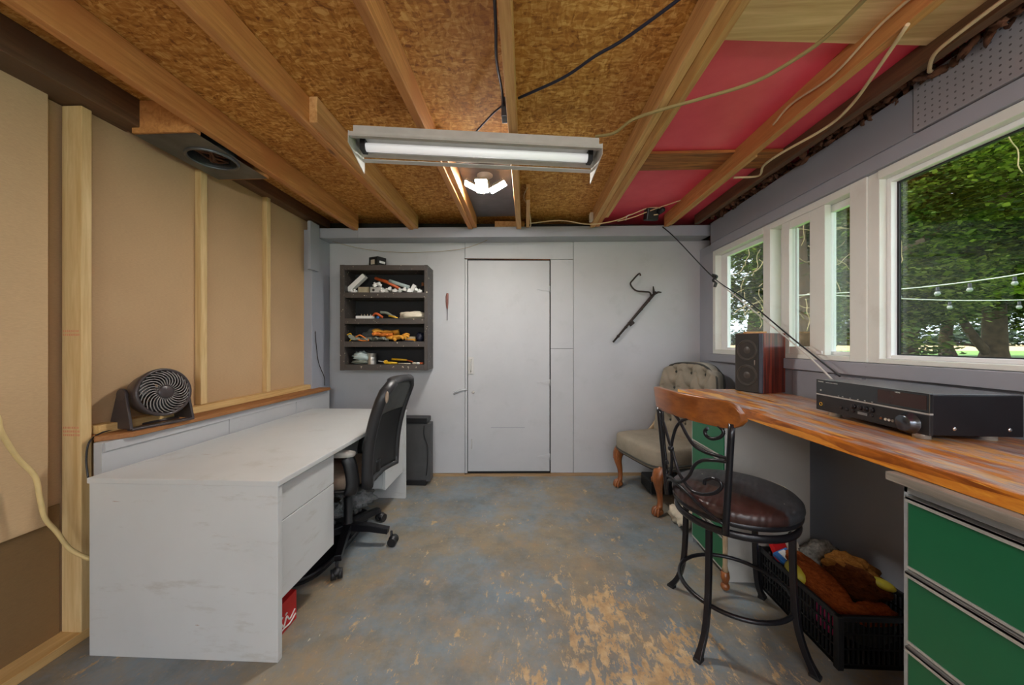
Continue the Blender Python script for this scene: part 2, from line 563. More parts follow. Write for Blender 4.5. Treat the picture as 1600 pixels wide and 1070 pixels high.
# ------------------------------------------------------------------ mesh builder
class MB:
    def __init__(s, T=None):
        s.v = []
        s.f = []
        s.sm = []
        s.T = T

    def add(s, vs, fs, smooth=False):
        b = len(s.v)
        if s.T is not None:
            vs = [tuple(s.T @ Vector(p)) for p in vs]
        s.v += [tuple(p) for p in vs]
        s.f += [tuple(b + i for i in f) for f in fs]
        s.sm += [smooth] * len(fs)
        return s

    def hexa(s, p):
        return s.add(p, [(0, 3, 2, 1), (4, 5, 6, 7), (0, 1, 5, 4), (1, 2, 6, 5), (2, 3, 7, 6), (3, 0, 4, 7)])

    def box(s, x0, x1, y0, y1, z0, z1):
        return s.hexa([(x0, y0, z0), (x1, y0, z0), (x1, y1, z0), (x0, y1, z0), (x0, y0, z1), (x1, y0, z1), (x1, y1, z1), (x0, y1, z1)])

    def obox(s, c, size, rot=(0, 0, 0)):
        m = Matrix.Translation(c) @ Euler(rot).to_matrix().to_4x4()
        a, b, d = (q / 2 for q in size)
        ps = [(-a, -b, -d), (a, -b, -d), (a, b, -d), (-a, b, -d), (-a, -b, d), (a, -b, d), (a, b, d), (-a, b, d)]
        return s.hexa([tuple(m @ Vector(p)) for p in ps])

    def prism(s, poly, h, m=Matrix.Identity(4)):
        n = len(poly)
        vs = [tuple(m @ Vector((x, y, 0))) for x, y in poly] + [tuple(m @ Vector((x, y, h))) for x, y in poly]
        fs = [tuple(reversed(range(n))), tuple(range(n, 2 * n))] + [(i, (i + 1) % n, n + (i + 1) % n, n + i) for i in range(n)]
        return s.add(vs, fs)

    def lathe(s, prof, c=(0, 0, 0), rot=(0, 0, 0), n=24, caps=True):
        m = Matrix.Translation(c) @ (rot if isinstance(rot, Matrix) else Euler(rot).to_matrix().to_4x4())
        vs = []
        fs = []
        for r, z in prof:
            for i in range(n):
                a = 2 * math.pi * i / n
                vs.append(tuple(m @ Vector((r * math.cos(a), r * math.sin(a), z))))
        for j in range(len(prof) - 1):
            for i in range(n):
                k = (i + 1) % n
                fs.append((j * n + i, j * n + k, (j + 1) * n + k, (j + 1) * n + i))
        s.add(vs, fs, True)
        if caps:
            b = len(s.v) - len(vs)
            s.f.append(tuple(b + i for i in reversed(range(n))))
            s.f.append(tuple(b + (len(prof) - 1) * n + i for i in range(n)))
            s.sm += [False, False]
        return s

    def cyl(s, a, b, r, r2=None, n=16):
        return s.tube([a, b], [r, r if r2 is None else r2], n)

    def tube(s, pts, r, n=10, closed=False, flat=None, up=None):
        P = [Vector(p) for p in pts]
        k = len(P)
        rr = list(r) if hasattr(r, '__len__') else [r] * k
        tan = []
        for i in range(k):
            if closed:
                t = P[(i + 1) % k] - P[i - 1]
            else:
                t = P[min(i + 1, k - 1)] - P[max(i - 1, 0)]
            tan.append(t.normalized() if t.length > 1e-9 else Vector((0, 0, 1)))
        u = Vector(up) if up else (Vector((0, 0, 1)) if abs(tan[0].z) < 0.9 else Vector((1, 0, 0)))
        vs = []
        for i in range(k):
            t = tan[i]
            u = (u - t * u.dot(t))
            if u.length < 1e-6:
                u = t.orthogonal()
            u.normalize()
            w = t.cross(u)
            fu, fw = (flat if flat else (1, 1))
            for j in range(n):
                a = 2 * math.pi * j / n + (math.pi / n if n == 4 else 0)
                vs.append(tuple(P[i] + (u * math.cos(a) * fu + w * math.sin(a) * fw) * rr[i]))
        fs = []
        for i in range(k if closed else k - 1):
            for j in range(n):
                a, b = i * n, ((i + 1) % k) * n
                q = (j + 1) % n
                fs.append((a + j, a + q, b + q, b + j))
        s.add(vs, fs, n > 4)
        if not closed:
            b = len(s.v) - len(vs)
            s.f.append(tuple(b + i for i in reversed(range(n))))
            s.f.append(tuple(b + (k - 1) * n + i for i in range(n)))
            s.sm += [False, False]
        return s

    def ball(s, c, r, e=1.0, nu=20, nv=12, rot=(0, 0, 0), e2=None):
        if not hasattr(r, '__len__'):
            r = (r, r, r)
        e2 = e if e2 is None else e2
        m = Matrix.Translation(c) @ (rot if isinstance(rot, Matrix) else Euler(rot).to_matrix().to_4x4())
        f = lambda x, p: math.copysign(abs(x) ** p, x)
        vs = [tuple(m @ Vector((0, 0, -r[2])))]
        for j in range(1, nv):
            la = -math.pi / 2 + math.pi * j / nv
            for i in range(nu):
                lo = 2 * math.pi * i / nu
                vs.append(tuple(m @ Vector((r[0] * f(math.cos(la), e) * f(math.cos(lo), e2), r[1] * f(math.cos(la), e) * f(math.sin(lo), e2), r[2] * f(math.sin(la), e)))))
        vs.append(tuple(m @ Vector((0, 0, r[2]))))
        fs = []
        for i in range(nu):
            fs.append((0, 1 + (i + 1) % nu, 1 + i))
        for j in range(nv - 2):
            for i in range(nu):
                a = 1 + j * nu
                fs.append((a + i, a + (i + 1) % nu, a + nu + (i + 1) % nu, a + nu + i))
        a = 1 + (nv - 2) * nu
        for i in range(nu):
            fs.append((a + i, a + (i + 1) % nu, len(vs) - 1))
        return s.add(vs, fs, True)

    def sheet(s, fn, nu, nv, th, smooth=True):
        """closed slab: fn(a, b) -> point, a,b in 0..1; th = thickness vector"""
        th = Vector(th)
        A = [[Vector(fn(i / nu, j / nv)) for i in range(nu + 1)] for j in range(nv + 1)]
        vs = [tuple(p) for row in A for p in row] + [tuple(p + th) for row in A for p in row]
        w = nu + 1
        o = w * (nv + 1)
        fs = []
        for j in range(nv):
            for i in range(nu):
                q = (j * w + i, j * w + i + 1, (j + 1) * w + i + 1, (j + 1) * w + i)
                fs.append(q)
                fs.append(tuple(o + k for k in reversed(q)))
        for i in range(nu):
            fs.append((i + 1, i, o + i, o + i + 1))
            a = nv * w + i
            fs.append((a, a + 1, o + a + 1, o + a))
        for j in range(nv):
            a = j * w
            fs.append((a, a + w, o + a + w, o + a))
            a = j * w + nu
            fs.append((a + w, a, o + a, o + a + w))
        return s.add(vs, fs, smooth)

    def build(s, name, mat, parent=None, bevel=0.0, subsurf=0, seg=2, world=False):
        me = bpy.data.meshes.new(name)
        vs = s.v
        if world and parent is not None:
            q = parent
            off = Vector((0, 0, 0))
            while q is not None:
                off += q.location
                q = q.parent
            vs = [tuple(Vector(p) - off) for p in vs]
        me.from_pydata(vs, [], s.f)
        me.validate()
        if len(me.polygons) == len(s.sm):
            me.polygons.foreach_set('use_smooth', s.sm)
        bm = bmesh.new()
        bm.from_mesh(me)
        bmesh.ops.recalc_face_normals(bm, faces=bm.faces)
        bm.to_mesh(me)
        bm.free()
        me.materials.append(M[mat] if isinstance(mat, str) else mat)
        o = bpy.data.objects.new(name, me)
        COL.objects.link(o)
        if parent is not None:
            o.parent = parent
        if bevel:
            b = o.modifiers.new('bevel', 'BEVEL')
            b.width = bevel
            b.segments = seg
            b.limit_method = 'ANGLE'
            b.angle_limit = R(40)
        if subsurf:
            d = o.modifiers.new('sub', 'SUBSURF')
            d.levels = subsurf
            d.render_levels = subsurf
        return o


def tag(o, label, cat, group=None, kind=None):
    o['label'] = label
    o['category'] = cat
    if group:
        o['group'] = group
    if kind:
        o['kind'] = kind
    return o


def thing(name, loc, label, cat, group=None, kind=None, rz=0.0):
    o = bpy.data.objects.new(name, None)
    COL.objects.link(o)
    o.location = loc
    o.rotation_euler = (0, 0, rz)
    o.empty_display_size = 0.05
    return tag(o, label, cat, group, kind)


def struct(name, mb, mat, label, cat, bevel=0.0):
    return tag(mb.build(name, mat, bevel=bevel), label, cat, kind='structure')


def curve(pts, n=6, closed=False):
    """Catmull-Rom through pts"""
    P = [Vector(p) for p in pts]
    out = []
    k = len(P)
    rng = range(k) if closed else range(k - 1)
    for i in rng:
        p0 = P[i - 1] if (closed or i > 0) else P[0] * 2 - P[1]
        p1, p2 = P[i], P[(i + 1) % k]
        p3 = P[(i + 2) % k] if (closed or i + 2 < k) else P[-1] * 2 - P[-2]
        for j in range(n):
            t = j / n
            out.append(0.5 * ((2 * p1) + (p2 - p0) * t + (2 * p0 - 5 * p1 + 4 * p2 - p3) * t * t + (3 * p1 - p0 - 3 * p2 + p3) * t ** 3))
    if not closed:
        out.append(P[-1])
    return out


def text(body, size, loc, rot, mat, parent, name='lettering', align='LEFT'):
    d = bpy.data.curves.new(name, 'FONT')
    d.body = body
    d.size = size
    d.extrude = 0.0003
    d.align_x = align
    d.materials.append(M[mat])
    tmp = bpy.data.objects.new(name, d)
    COL.objects.link(tmp)
    me = bpy.data.meshes.new_from_object(tmp.evaluated_get(bpy.context.evaluated_depsgraph_get()))
    bpy.data.objects.remove(tmp)
    me.name = name
    if not me.materials:
        me.materials.append(M[mat])
    o = bpy.data.objects.new(name, me)
    COL.objects.link(o)
    o.parent = parent
    o.location = loc
    o.rotation_euler = rot
    return o


def lumpy(mb, c, r, amp=0.25, freq=3.0, seed=0, e=1.0, nu=24, nv=16, rot=(0, 0, 0)):
    """a crumpled rounded body"""
    from mathutils import noise as mn
    k = len(mb.v)
    T = mb.T
    mb.T = None
    mb.ball((0, 0, 0), 1.0, e, nu, nv)
    m = Matrix.Translation(c) @ Euler(rot).to_matrix().to_4x4()
    r = r if hasattr(r, '__len__') else (r, r, r)
    for i in range(k, len(mb.v)):
        p = Vector(mb.v[i])
        q = p * freq + Vector((seed * 3.7, seed * 1.9, seed))
        d = 1 + amp * (mn.noise(q) + 0.5 * mn.noise(q * 2.3))
        p = Vector((p.x * r[0] * d, p.y * r[1] * d, p.z * r[2] * d))
        p = m @ p
        mb.v[i] = tuple(T @ p if T is not None else p)
    mb.T = T
    return mb


# ------------------------------------------------------------------ room shell
BW = Matrix.Translation((0, 3.37, 0)) @ Matrix.Rotation(math.atan(0.05), 4, 'Z')      # back wall frame: x along, y into the wall


def bmb():
    return MB(BW)


struct('floor', MB().box(-2.12, 1.80, -3.3, 3.6, -0.06, 0.0), 'floor', 'concrete floor with worn grey blue paint and tan bare patches', 'floor')
m = MB().box(-2.12, 0.70, -3.3, 3.55, 2.470, 2.482)
struct('ceiling', m, 'osb', 'brown strand board ceiling above the bare joists', 'ceiling')
struct('ceiling_sheathing', MB().box(0.70, 1.80, -3.3, 3.55, 2.468, 2.480), 'red', 'bright red sheathing between the right hand ceiling joists', 'ceiling')
struct('added_roof_deck', MB().box(-2.3, 1.95, -3.4, 3.75, 2.49, 2.53), 'darkbeam', 'unseen dark roof deck added over the ceiling boards to block light', 'roof')  # unseen roof, added to keep light out from above

# back wall, made of painted panels with narrow gaps
m = bmb()
g = 0.0025
m.box(-1.96, -0.595, 0, 0.02, 0.03, 2.30)
m.box(-0.592, -0.572, 0, 0.02, 0.03, 2.108)
m.box(-0.592, 0.46, 0, 0.02, 2.112, 2.30)
m.box(0.240, 0.460, 0, 0.02, 1.242, 2.108)
m.box(0.240, 0.460, 0, 0.02, 0.03, 1.239)
m.box(0.464, 1.80, 0, 0.02, 0.03, 2.30)
struct('wall_back', m, 'wall', 'pale grey painted panel wall behind the shelf and door', 'wall', bevel=0.0015)
struct('wall_back_cavity', bmb().box(-2.1, 1.9, 0.045, 0.10, 0.0, 2.49), 'deskgap', 'dark gap behind the back wall panels', 'wall')
m = bmb()
m.box(-0.82, -0.60, -0.004, 0.03, 0, 0.028)
m.box(-0.60, 0.24, -0.010, 0.03, 0, 0.018)
m.box(0.24, 0.60, -0.006, 0.03, 0, 0.028)
m.box(0.60, 1.78, -0.004, 0.03, 0, 0.028)
m.box(-1.96, -0.82, -0.004, 0.03, 0, 0.028)
struct('baseboard_back', m, 'baseboard', 'bare tan wood strip along the foot of the back wall', 'baseboard')

# painted beam over the back wall
m = bmb()
m.hexa([(-1.925, -0.18, 2.256), (1.705, -0.18, 2.292), (1.70, 0.0, 2.292), (-1.93, 0.0, 2.256),
        (-1.925, -0.18, 2.348), (1.705, -0.18, 2.389), (1.70, 0.0, 2.389), (-1.93, 0.0, 2.348)])
b = tag(m.build('trim_1', 'trimgrey', bevel=0.003), 'grey painted beam across the top of the back wall', 'beam', kind='structure')
m = bmb()
m.box(-1.925, -1.55, -0.186, -0.180, 2.262, 2.345)
m.build('splice_board', 'trimgrey', b, bevel=0.001)
struct('trim_2', bmb().box(-0.30, -0.02, -0.12, -0.06, 2.36, 2.44), 'joistpale', 'short pale wood block on top of the grey beam', 'block', 0.002)

# door
door = thing('door_1', BW @ Vector((-0.17, 0, 0)), 'flush grey painted door with three painted strap hinges', 'door', kind='structure', rz=math.atan(0.05))
def D(x0, x1, y0, y1, z0, z1, mb=None):
    mb = mb or MB()
    return mb.box(x0 + 0.17, x1 + 0.17, y0, y1, z0, z1)
m = D(-0.566, 0.230, 0.004, 0.040, 0.045, 2.100)
m.build('door_leaf', 'wall', door, bevel=0.003)
for z in (1.821, 0.910, 0.186):
    m = MB()
    m.prism([(0, -0.022), (0, 0.022), (-0.12, 0.006), (-0.12, -0.004)], 0.005, Matrix.Translation((0.395, 0.004, z)) @ Matrix.Rotation(R(90), 4, 'X'))
    m.tube([(0.398, 0, z - 0.03), (0.398, 0, z + 0.03)], 0.006, 8)
    for q in (-0.03, -0.065, -0.10):
        m.ball((0.395 + q, 0.0, z), 0.004, nu=8, nv=6)
    m.build('hinge', 'wall', door)
m = MB()
m.obox((-0.366, 0.001, 1.075), (0.052, 0.006, 0.165))
m.build('handle_plate', 'lampwhite', door, bevel=0.002)
m = MB()
m.tube(curve([(-0.366, 0.0, 1.135), (-0.366, -0.022, 1.12), (-0.366, -0.026, 1.075), (-0.366, -0.022, 1.03), (-0.366, 0, 1.015)]), 0.005, 8)
m.build('door_handle', 'steel', door)
m = MB()
m.lathe([(0.012, 0), (0.012, 0.01), (0.006, 0.014)], (-0.342, 0.004, 0.817), (R(90), 0, 0), 12)
m.box(-0.362, -0.322, 0.0, 0.004, 0.814, 0.819)
m.build('lock', 'steel', door)
m = MB()
m.box(-0.173, 0.158, 0.0035, 0.006, 0.470, 0.474)
m.build('mail_slot', 'trimdk', door)
m = MB()
m.tube([(-0.36, 0.0, 0.36), (-0.355, -0.012, 0.33), (-0.36, -0.004, 0.27)], 0.004, 6)
m.build('hasp', 'steel', door)
m = bmb()
m.tube([(-0.575, -0.006, 0.845), (-0.64, -0.012, 0.838), (-0.705, -0.010, 0.80)], 0.010, 6, flat=(1, 0.5))
m.box(-0.715, -0.700, -0.012, 0, 0.785, 0.825)
tag(m.build('door_latch', 'wall'), 'grey painted latch lever on the wall left of the door', 'latch')
m = bmb()
m.hexa([(-0.60, -0.006, 2.112), (0.235, -0.006, 2.100), (0.235, 0.0, 2.100), (-0.60, 0, 2.112), (-0.60, -0.006, 2.118), (0.235, -0.006, 2.112), (0.235, 0, 2.112), (-0.60, 0, 2.118)])
struct('trim_3', m, 'rubble', 'thin splintered brown wood strip over the door head', 'trim')

# left wall
m = MB()
m.box(-2.00, -1.967, 1.44, 3.05, 0.0, 2.45)
m.box(-2.06, -2.03, -3.3, 1.47, 0.0, 2.45)
struct('wall_left', m, 'fibre', 'tan fibreboard wall behind the open studs', 'wall')
struct('wall_left_outer', MB().box(-2.20, -2.06, -3.3, 3.6, -0.05, 2.49), 'darkbeam', 'outer boards of the left wall', 'wall')
struct('wall_left_lining', MB().box(-2.03, -2.025, -3.3, 1.42, 0.0, 0.60), 'fibre3', 'dark brown lower board of the left wall near the camera', 'wall')
m = MB().box(-2.018, -1.995, -0.6, 1.365, 0.537, 2.42)
tag(m.build('fibreboard_sheet', 'fibre2', bevel=0.003), 'large loose tan fibreboard sheet fixed left of the nearest stud', 'board', kind='structure')

def stud(y0, y1, x0, x1, z0, z1, label):
    m = MB().box(x0, x1, y0, y1, z0, z1)
    return tag(m.build('wall_stud', 'stud', bevel=0.003), label, 'stud', 'bare studs of the left wall', 'structure')
st = stud(1.423, 1.461, -2.02, -1.93, 0.04, 2.33, 'pale pine stud nearest the camera with red grade stamp')
m = MB()
for (z, rows) in ((1.345, 2), (0.925, 3)):
    for r_ in range(rows):
        x = -2.012
        random.seed(r_ + int(z * 10))
        while x < -1.94:
            w_ = random.uniform(0.003, 0.008)
            m.box(x, x + w_, 1.4224, 1.4232, z - r_ * 0.016, z - r_ * 0.016 + 0.009)
            x += w_ + 0.003
stamp = plain('faded_red_ink', (214, 150, 112), 0.9)
m.build('grade_stamp', stamp, st)
stud(1.976, 2.018, -1.967, -1.93, 0.93, 2.33, 'bare pine stud behind the black fan')
stud(2.499, 2.538, -1.967, -1.93, 0.93, 2.40, 'bare pine stud nearest the grey corner post')
m = MB().box(-2.03, -1.93, -1.5, 1.46, 0.0, 0.04)
tag(m.build('sole_plate', 'studh', bevel=0.003), 'rough pine sole plate on the floor at lower left', 'plate', kind='structure')
m = MB().box(-1.967, -1.905, 1.47, 3.085, 0.890, 0.928)
tag(m.build('sill_plate', 'studh', bevel=0.002), 'yellow pine plate lying on the brown ledge behind the desk', 'plate', kind='structure')
m = MB().prism([(-1.967, 1.466), (-1.925, 1.463), (-1.875, 1.426), (-1.80, 1.515), (-1.792, 3.10), (-1.967, 3.10)], 0.023, Matrix.Translation((0, 0, 0.866)))
tag(m.build('wall_ledge', 'ledge', bevel=0.003), 'brown wooden ledge on top of the grey half wall', 'ledge', kind='structure')
m = MB()
m.box(-1.87, -1.832, 1.42, 2.06, 0, 0.865)
m.box(-1.87, -1.832, 2.064, 2.665, 0, 0.865)
m.box(-1.87, -1.832, 2.69, 3.15, 0, 0.865)
m.box(-1.87, -1.838, 2.6, 2.7, 0, 0.865)
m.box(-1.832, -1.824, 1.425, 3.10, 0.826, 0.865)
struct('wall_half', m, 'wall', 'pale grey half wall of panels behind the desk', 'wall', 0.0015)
m = MB().box(-2.0, -1.895, 2.985, 3.26, 0.0, 2.30)
struct('trim_4', m, 'trimgrey', 'grey painted corner post left of the wall shelf', 'post', 0.003)
m = MB().box(-1.90, -1.872, 2.93, 3.06, 1.94, 2.36)
struct('trim_5', m, 'trimgrey', 'short grey board on the upper part of the corner post', 'board', 0.002)
m = MB().tube(curve([(-1.885, 3.02, 1.40), (-1.885, 3.03, 1.30), (-1.88, 3.06, 1.12), (-1.87, 3.13, 0.98), (-1.87, 3.14, 0.9)]), 0.0035, 6)
tag(m.build('wire', 'rust'), 'thin reddish wire on the grey post above the desk', 'wire')

# beams over the left wall
m = MB()
m.box(-2.06, -1.86, -3.3, 1.62, 2.335, 2.47)
m.box(-2.06, -1.88, 2.06, 3.25, 2.385, 2.47)
m.box(-2.06, -1.90, 1.62, 2.06, 2.345, 2.47)
tag(m.build('top_beam', 'darkbeam', bevel=0.004), 'dark old beam along the top of the left wall', 'beam', kind='structure')

# joists
def joist(x0, x1, y0, y1, z0, mat, label, z1=2.468):
    m = MB().box(x0, x1, y0, y1, z0, z1)
    return tag(m.build('ceiling_joist', mat, bevel=0.003), label, 'joist', 'bare ceiling joists', 'structure')
joist(-1.585, -1.540, -3.2, 3.12, 2.327, 'joist', 'joist nearest the left wall, beside the dented metal plate')
joist(-1.070, -1.030, -3.2, 3.13, 2.333, 'joist', 'joist over the left end of the long tube light')
joist(-1.030, -0.990, 1.60, 3.14, 2.345, 'joistpale', 'shorter sister joist fixed beside the joist over the left end of the tube light')
joist(-0.528, -0.488, -3.2, 3.15, 2.338, 'joist', 'joist just left of the lit lamp with three panels')
joist(-0.488, -0.452, 1.9, 3.15, 2.350, 'joist', 'short sister joist behind the tube light, left of the lit lamp')
joist(-0.088, -0.045, -3.2, 3.17, 2.340, 'joistpale', 'narrow joist running straight at the camera, right of the lit lamp')
joist(0.000, 0.030, 2.55, 3.17, 2.352, 'joistpale', 'short block joist right of the thin joist near the back wall')
joist(0.585, 0.625, -3.2, 3.19, 2.350, 'joistpale', 'left member of the doubled joist beside the red sheathing')
joist(0.630, 0.670, -3.2, 3.19, 2.358, 'joist', 'darker middle member of the doubled joist beside the red sheathing')
joist(0.672, 0.705, 1.05, 3.0, 2.372, 'joistpale', 'short pale packing piece along the doubled joist')
joist(1.262, 1.302, -3.2, 3.22, 2.360, 'joist', 'orange brown joist crossing the red sheathing')
joist(1.306, 1.334, 2.05, 3.22, 2.372, 'joistpale', 'short pale sister piece on the joist crossing the red sheathing')
joist(1.545, 1.585, -3.2, 3.24, 2.383, 'darkbeam', 'dark joist nearest the window wall')
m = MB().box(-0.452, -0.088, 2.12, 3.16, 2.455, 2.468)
tag(m.build('hazy_grey_board', plain('lamp_haze_grey', (104, 100, 104), 0.5)), 'dull grey ceiling board with lamp haze in its colour, above the lit lamp', 'board', kind='structure')  # haze around the lamp is put into this board's grey
m = MB()
m.hexa([(0.706, 1.13, 2.446), (1.545, 1.20, 2.446), (1.545, 1.40, 2.446), (0.706, 1.34, 2.446), (0.706, 1.13, 2.466), (1.545, 1.20, 2.466), (1.545, 1.40, 2.466), (0.706, 1.34, 2.466)])
tag(m.build('cross_plank', 'plank', bevel=0.002), 'wide pale knotty plank over the red sheathing', 'plank', kind='structure')
m = MB().box(0.706, 1.545, 2.14, 2.345, 2.448, 2.466)
tag(m.build('cross_plank', 'darkcross', bevel=0.002), 'dark scorched cross board over the red sheathing', 'plank', kind='structure')
m = MB().box(-1.535, -1.075, 1.585, 1.625, 2.37, 2.468)
m = MB()
m.box(-1.90, -1.588, 1.590, 1.625, 2.31, 2.466)
m.box(-1.90, -1.588, 2.035, 2.075, 2.31, 2.466)
tag(m.build('ceiling_blocking', 'joist', bevel=0.002), 'wooden blocking at both ends of the dented metal plate', 'blocking', kind='structure')

# right wall around the windows
XW = 1.70
m = MB()
m.box(XW, XW + 0.12, -3.3, 3.55, -0.05, 1.130)
m.box(XW, XW + 0.12, -3.3, 3.55, 2.125, 2.20)
m.box(XW, XW + 0.12, 3.207, 3.55, 1.130, 2.125)
m.box(XW, XW + 0.12, -3.3, 0.20, 1.130, 2.125)
m.box(XW + 0.03, XW + 0.12, 0.2, 3.207, 1.130, 1.20)
struct('wall_right', m, 'trimgrey', 'grey painted wall holding the windows', 'wall', 0.001)
struct('wall_right_outer', MB().box(1.80, 1.86, -3.3, 3.6, 2.125, 2.49), 'darkbeam', 'dark boards behind the window header', 'wall')
m = MB()
m.hexa([(1.668, 1.56, 2.198), (XW, 1.56, 2.198), (XW, 3.20, 2.198), (1.668, 3.20, 2.198), (1.668, 1.56, 2.395), (XW, 1.56, 2.395), (XW, 3.20, 2.375), (1.668, 3.20, 2.375)])
struct('trim_6', m, 'trimdk', 'wide grey header board above the small windows', 'header', 0.003)
m = MB().box(1.664, XW, -3.2, 1.556, 2.202, 2.415)
struct('trim_7', m, 'peg', 'grey painted pegboard strip above the picture window', 'pegboard', 0.002)
m = MB()
m.box(1.676, XW, -3.2, 3.21, 2.128, 2.198)
struct('trim_8', m, 'trimgrey', 'narrow grey trim under the header over the windows', 'trim', 0.002)
m = MB().box(1.672, XW + 0.03, 0.1, 3.26, 1.133, 1.198)
struct('trim_9', m, 'trimgrey', 'grey sill board under all the windows', 'sill', 0.003)
m = MB()
m.box(1.685, XW, 1.96, 2.26, 0.95, 1.128)
m.box(1.68, XW, 1.80, 1.955, 0.95, 1.12)
m.box(1.69, XW, 0.1, 1.79, 0.99, 1.122)
struct('trim_10', m, 'trimdk', 'scuffed grey boards between the bench and the sill', 'board', 0.002)
m = MB()
random.seed(5)
for i in range(260):
    y = random.uniform(0.9, 3.2)
    lumpy(m, (random.uniform(1.61, 1.72), y, random.uniform(2.385, 2.445)), (random.uniform(.008, .02), random.uniform(0.01, 0.04), random.uniform(.008, .02)), 0.9, 2.5, i, nu=9, nv=6, rot=(random.uniform(-1, 1), 0, random.uniform(-1, 1)))
tag(m.build('rotted_debris', 'rubble'), 'brown rotted wood and leaf debris packed above the window header', 'debris', kind='stuff')

# behind the camera: a wide open doorway, added to let fill daylight in
m = MB()
m.box(-2.2, -1.45, -3.4, -3.3, 0, 2.49)
m.box(1.35, 1.95, -3.4, -3.3, 0, 2.49)
m.box(-1.45, 1.35, -3.4, -3.3, 2.15, 2.49)
struct('wall_front', m, 'wall', 'unseen grey wall behind the camera, wide doorway added for fill daylight', 'wall')

# ------------------------------------------------------------------ windows
def wbox(root, name, mat, *bs, bevel=0.003):
    m = MB()
    for b_ in bs:
        m.box(*b_)
    return m.build(name, mat, root, bevel=bevel, world=True)
Z0, Z1 = 1.200, 2.126
# left window: fixed pane and sliding sash
w1 = thing('window_1', (1.72, 2.9, Z0), 'small window pane beside the back wall', 'window', kind='structure')
wbox(w1, 'window_frame', 'vinyl', (1.692, 1.80, 3.165, 3.207, Z0, Z1), (1.692, 1.80, 2.541, 3.165, 2.078, Z1), (1.692, 1.80, 2.541, 3.165, Z0, 1.236))
wbox(w1, 'mullion', 'vinyl', (1.692, 1.80, 2.470, 2.541, Z0, Z1))
wbox(w1, 'sash', 'vinylw', (1.745, 1.775, 3.075, 3.165, 1.236, 2.078), (1.745, 1.775, 2.541, 3.075, 2.048, 2.078), (1.745, 1.775, 2.541, 3.075, 1.236, 1.258))
wbox(w1, 'pane', 'glass', (1.758, 1.762, 2.541, 3.075, 1.258, 2.048), bevel=0)
w2 = thing('window_2', (1.72, 2.2, Z0), 'sliding window with narrow sash in the middle of the window row', 'window', kind='structure')
wbox(w2, 'window_frame', 'vinyl', (1.692, 1.80, 1.880, 2.470, 2.085, Z1), (1.692, 1.80, 1.880, 2.470, Z0, 1.228), (1.692, 1.80, 1.790, 1.880, Z0, Z1))
wbox(w2, 'sash', 'vinyl', (1.700, 1.735, 2.306, 2.372, 1.228, 2.085), (1.700, 1.735, 2.040, 2.145, 1.228, 2.085), (1.700, 1.735, 2.145, 2.306, 2.035, 2.085), (1.700, 1.735, 2.145, 2.306, 1.228, 1.275))
wbox(w2, 'sash_liner', 'vinylw', (1.735, 1.75, 2.290, 2.306, 1.275, 2.035), (1.735, 1.75, 2.145, 2.160, 1.275, 2.035), (1.765, 1.790, 2.372, 2.470, 1.228, 2.085))
wbox(w2, 'pane', 'glass', (1.716, 1.720, 2.145, 2.306, 1.275, 2.035), bevel=0)
wbox(w2, 'rear_sash', 'vinylw', (1.745, 1.775, 2.052, 2.092, 1.228, 2.085), (1.745, 1.775, 1.840, 2.052, 2.045, 2.085), (1.745, 1.775, 1.840, 2.052, 1.228, 1.250))
wbox(w2, 'rear_pane', 'glass', (1.758, 1.762, 1.880, 2.052, 1.250, 2.045), bevel=0)
wbox(w2, 'sash_lock', 'vinylw', (1.690, 1.700, 2.05, 2.09, 1.232, 1.252))
w3 = thing('window_3', (1.72, 1.0, Z0), 'large picture window beside the receiver, trees behind it', 'window', kind='structure')
wbox(w3, 'window_frame', 'vinyl', (1.700, 1.80, 1.735, 1.790, Z0, Z1), (1.692, 1.80, 0.20, 1.735, 2.085, Z1), (1.692, 1.80, 0.20, 1.735, Z0, 1.222), (1.700, 1.80, 0.20, 0.26, 1.222, 2.085))
wbox(w3, 'glazing_bead', 'vinylw', (1.730, 1.765, 1.712, 1.735, 1.222, 2.085), (1.730, 1.765, 0.26, 1.712, 2.062, 2.085), (1.730, 1.765, 0.26, 1.712, 1.222, 1.240))
wbox(w3, 'gasket', 'rubber', (1.758, 1.768, 1.703, 1.712, 1.240, 2.062), (1.758, 1.768, 0.26, 1.703, 2.054, 2.062), (1.758, 1.768, 0.26, 1.703, 1.240, 1.245), bevel=0)
wbox(w3, 'pane', 'glass', (1.762, 1.766, 0.26, 1.703, 1.245, 2.054), bevel=0)

for nm, loc, rot, sx, sy in (('window_daylight', (1.83, 1.75, 1.66), (0, R(90), 0), 0.95, 3.0), ('added_doorway_daylight', (-0.05, -3.35, 1.08), (R(90), 0, 0), 2.8, 2.15)):
    p = area_light(nm, loc, rot, sx, sy, 1.0)
    p.data.cycles.is_portal = True

